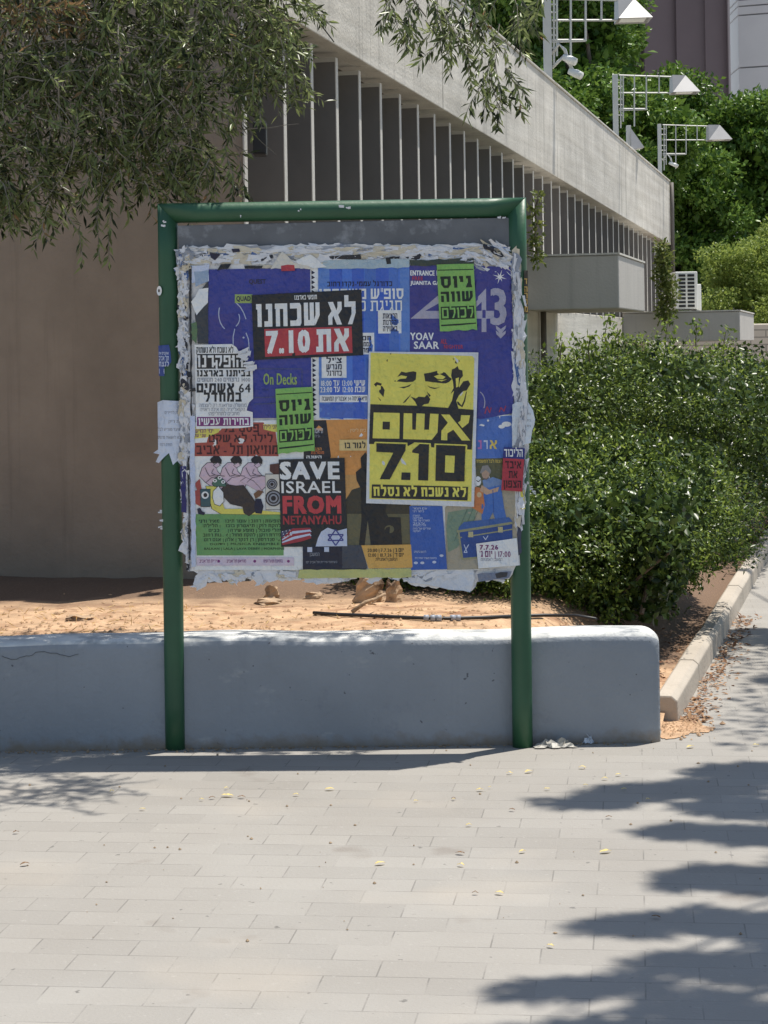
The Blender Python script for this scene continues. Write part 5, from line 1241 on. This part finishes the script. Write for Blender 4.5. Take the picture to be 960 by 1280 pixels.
# leaf litter by the kerb and in the corner of the bed
P = []
for i in range(900):
    if random.random() < .55:
        s = random.random()**1.3*3.4; q = Vector((KX0,KY0,0))+KD*s+KN*(abs(random.gauss(0,.06))+.012); P.append((q.x,q.y,.007))
    else:
        Y = random.uniform(8.6,10.6); X = kerbx(Y)-.10-random.random()**1.2*.5; P.append((X, Y, float(soilz(X,Y))+.008))
P = np.array(P); k = len(P)
o = leaves('leaf_litter', P, rdir(k)*np.array([1,1,.25]), rdir(k)*.4+np.array([0,0,1.]), .034*(.5+rng.random(k)), .017*(.6+.6*rng.random(k)), [leafmat('litter_leaf', lin((116,82,62)), lin((176,142,108)), .8, .1)])
tag(o, 'brown leaf litter along the kerb and in the corner of the bed', 'leaf litter', None, 'stuff')
# crumbs and dust at the foot of the grey wall
GR = M('grit', lin((150,130,105)), .95, .3, 30, 0)
def lumps(spots, sz, mat, name):
    mb = MB()
    for p in spots:
        r = random.uniform(*sz); c = Vector(p); V = []
        for (x,y,z) in ((1,0,0),(-1,0,0),(0,1,0),(0,-1,0),(0,0,1),(0,0,-.5)): V.append(c+Vector((x*r*random.uniform(.6,1.3), y*r*random.uniform(.6,1.3), z*r*random.uniform(.5,1))))
        mb.add(V, [(0,2,4),(2,1,4),(1,3,4),(3,0,4),(2,0,5),(1,2,5),(3,1,5),(0,3,5)])
    return mb.build(name, mat)
sp = []
for i in range(500):
    X = random.uniform(-1.7,1.05); sp.append((X, 8.235-abs(random.gauss(0,.03)), .003))
for i in range(90):
    X = random.uniform(-1.7,1.7); Y = random.uniform(5.5,8.2); sp.append((X,Y,.002))
tag(lumps(sp, (.002,.007), GR, 'grit'), 'fine grit and crumbs at the foot of the grey wall', 'grit', None, 'stuff')
sp = []
for i in range(420):
    q = onz(random.gauss(852,17), random.gauss(907,6), .002); sp.append((q.x,q.y,.003))
for i in range(800):
    X = random.uniform(-2.0,1.2); Y = 8.52+abs(random.gauss(0,.55)); 
    if X < kerbx(Y)-.15: sp.append((X, Y, float(soilz(X,Y))+.002))
tag(lumps(sp, (.003,.012), M('soil_clod', lin((184,152,120)), .95, .3, 30, 0), 'soil_clods'), 'small clods and pebbles scattered on the dry soil', 'soil clods', None, 'stuff')
# dry grass wisps
P = []
for i in range(240):
    X = random.uniform(-1.8,-.9) if random.random()<.6 else random.uniform(-.9,1); Y = random.uniform(8.55,9.5); P.append((X,Y,float(soilz(X,Y))))
P = np.array(P); k = len(P)
o = leaves('dry_grass', P, rdir(k)*np.array([1,1,.3])+np.array([0,0,.25]), rdir(k), .05, .004, [leafmat('straw', lin((190,160,100)), lin((220,196,140)), .8, .2)])
tag(o, 'sparse dry grass straws on the soil behind the wall', 'dry grass', None, 'stuff')
# black irrigation pipe with a grey joint
def onsoil(px, py, dz=0): 
    p = onz(px, py, .43)
    for _ in range(4): p = onz(px, py, float(soilz(p.x,p.y))+dz)
    return p
hp = thing('irrigation_pipe', 'thin black irrigation pipe with a grey joint lying on the soil', 'pipe', onsoil(560,772))
mb = MB(); mb.tube([onsoil(x,y,.012) for x,y in ((392,766),(420,768),(450,769),(490,771),(530,772.5),(560,773),(600,772),(640,770.5),(680,769),(720,769.5),(745,774))], .008, 8); mb.build('hose', M('black_plastic', (.02,.02,.022), .45, .1, 20, 0), hp, True)
mb = MB()
for x in (533,541,548,566,573): mb.tube([onsoil(x-3,772.6,.013), onsoil(x+3,772.6,.013)], .014, 10)
mb.build('pipe_joint', M('grey_plastic', lin((150,156,168)), .5, .1, 20, 0), hp, True)
# dead branch and broken stump under the board
WOOD = M('dry_wood', lin((176,150,122)), .9, .25, 16, .6, 40, stain=lin((96,76,60)), stain_scale=9, stain_lo=.5, stain_hi=.65)
mb = MB(); a, b = onsoil(440,765,.02), onsoil(482,742,.09); mb.tube([a, a.lerp(b,.4)+UZ*.01, a.lerp(b,.7), b], [.011,.010,.008,.006], 6); mb.tube([a.lerp(b,.5), onsoil(470,756,.03)], [.006,.003], 5)
tag(mb.build('dead_branch', WOOD, None, True), 'thin dead branch leaning on the broken stump', 'branch')
def chunk(px, py, wpx, hpx, label, name, cat, seed, dz=0):
    c = onsoil(px, py); rx, rz = wpx/2/F*c.y, hpx/F*c.y; n, m = 10, 7; V = []
    rr = np.random.default_rng(seed)
    for i in range(m):
        t = i/(m-1)
        for j in range(n):
            a = 2*math.pi*j/n; r = (1-.35*t)*(.7+.5*rr.random()); V.append(c+Vector((rx*r*math.cos(a), rx*.7*r*math.sin(a), -.02+(rz+.02)*t*(.75+.4*rr.random() if i == m-1 else 1))))
    Fc = [(i*n+j, i*n+(j+1)%n, (i+1)*n+(j+1)%n, (i+1)*n+j) for i in range(m-1) for j in range(n)] + [tuple((m-1)*n+j for j in range(n))]
    tag(mkobj(name, V, Fc, WOOD), label, cat)
chunk(463,752,42,36,'broken tree stump standing under the middle of the board','tree_stump','stump',3); chunk(492,752,26,26,'smaller split stump piece right of the broken stump','stump_piece','stump piece',8)
chunk(340,748,22,15,'small wood block left of the stump, under the board','wood_block','wood block',5); chunk(336,755,44,6,'flat piece of bark lying in front of the wood block','bark_piece','bark',12); chunk(392,748,30,8,'pale flat splinter of wood beside the stump','wood_splinter','wood',17)
chunk(100,775,50,6,'dark flat clump of dead roots on the soil at the left','root_clump','roots',21)
# crumpled film and a white scrap at the foot of the right post
def crumple(px, py, wpx, hpx, label, name, cat, mat, seed):
    c = onz(px, py, .0); rr = np.random.default_rng(seed); w_, d_ = wpx/F*c.y, wpx/F*c.y*.35; n = 12; V = []
    for i in range(n):
        for j in range(6):
            u, v = i/(n-1)-.5, j/5-.5; e = (1-4*u*u)*(1-4*v*v)*1.0; V.append(c+Vector((u*w_+rr.normal()*.006, v*d_+rr.normal()*.006-.02, .005+hpx/F*c.y*max(0,e)*rr.random())))
    tag(mkobj(name, V, [(i*6+j, (i+1)*6+j, (i+1)*6+j+1, i*6+j+1) for i in range(n-1) for j in range(5)], mat), label, cat)
crumple(693,933,52,13,'crumpled dusty plastic film at the foot of the right post','plastic_film','litter',M('dusty_film', lin((170,166,156)), .5, .15, 30, .4, 60),4)
crumple(735,929,14,13,'small white paper scrap against the grey wall','paper_scrap','litter',M('scrap_paper', lin((216,222,230)), .7, .05, 30, .2, 60),9)
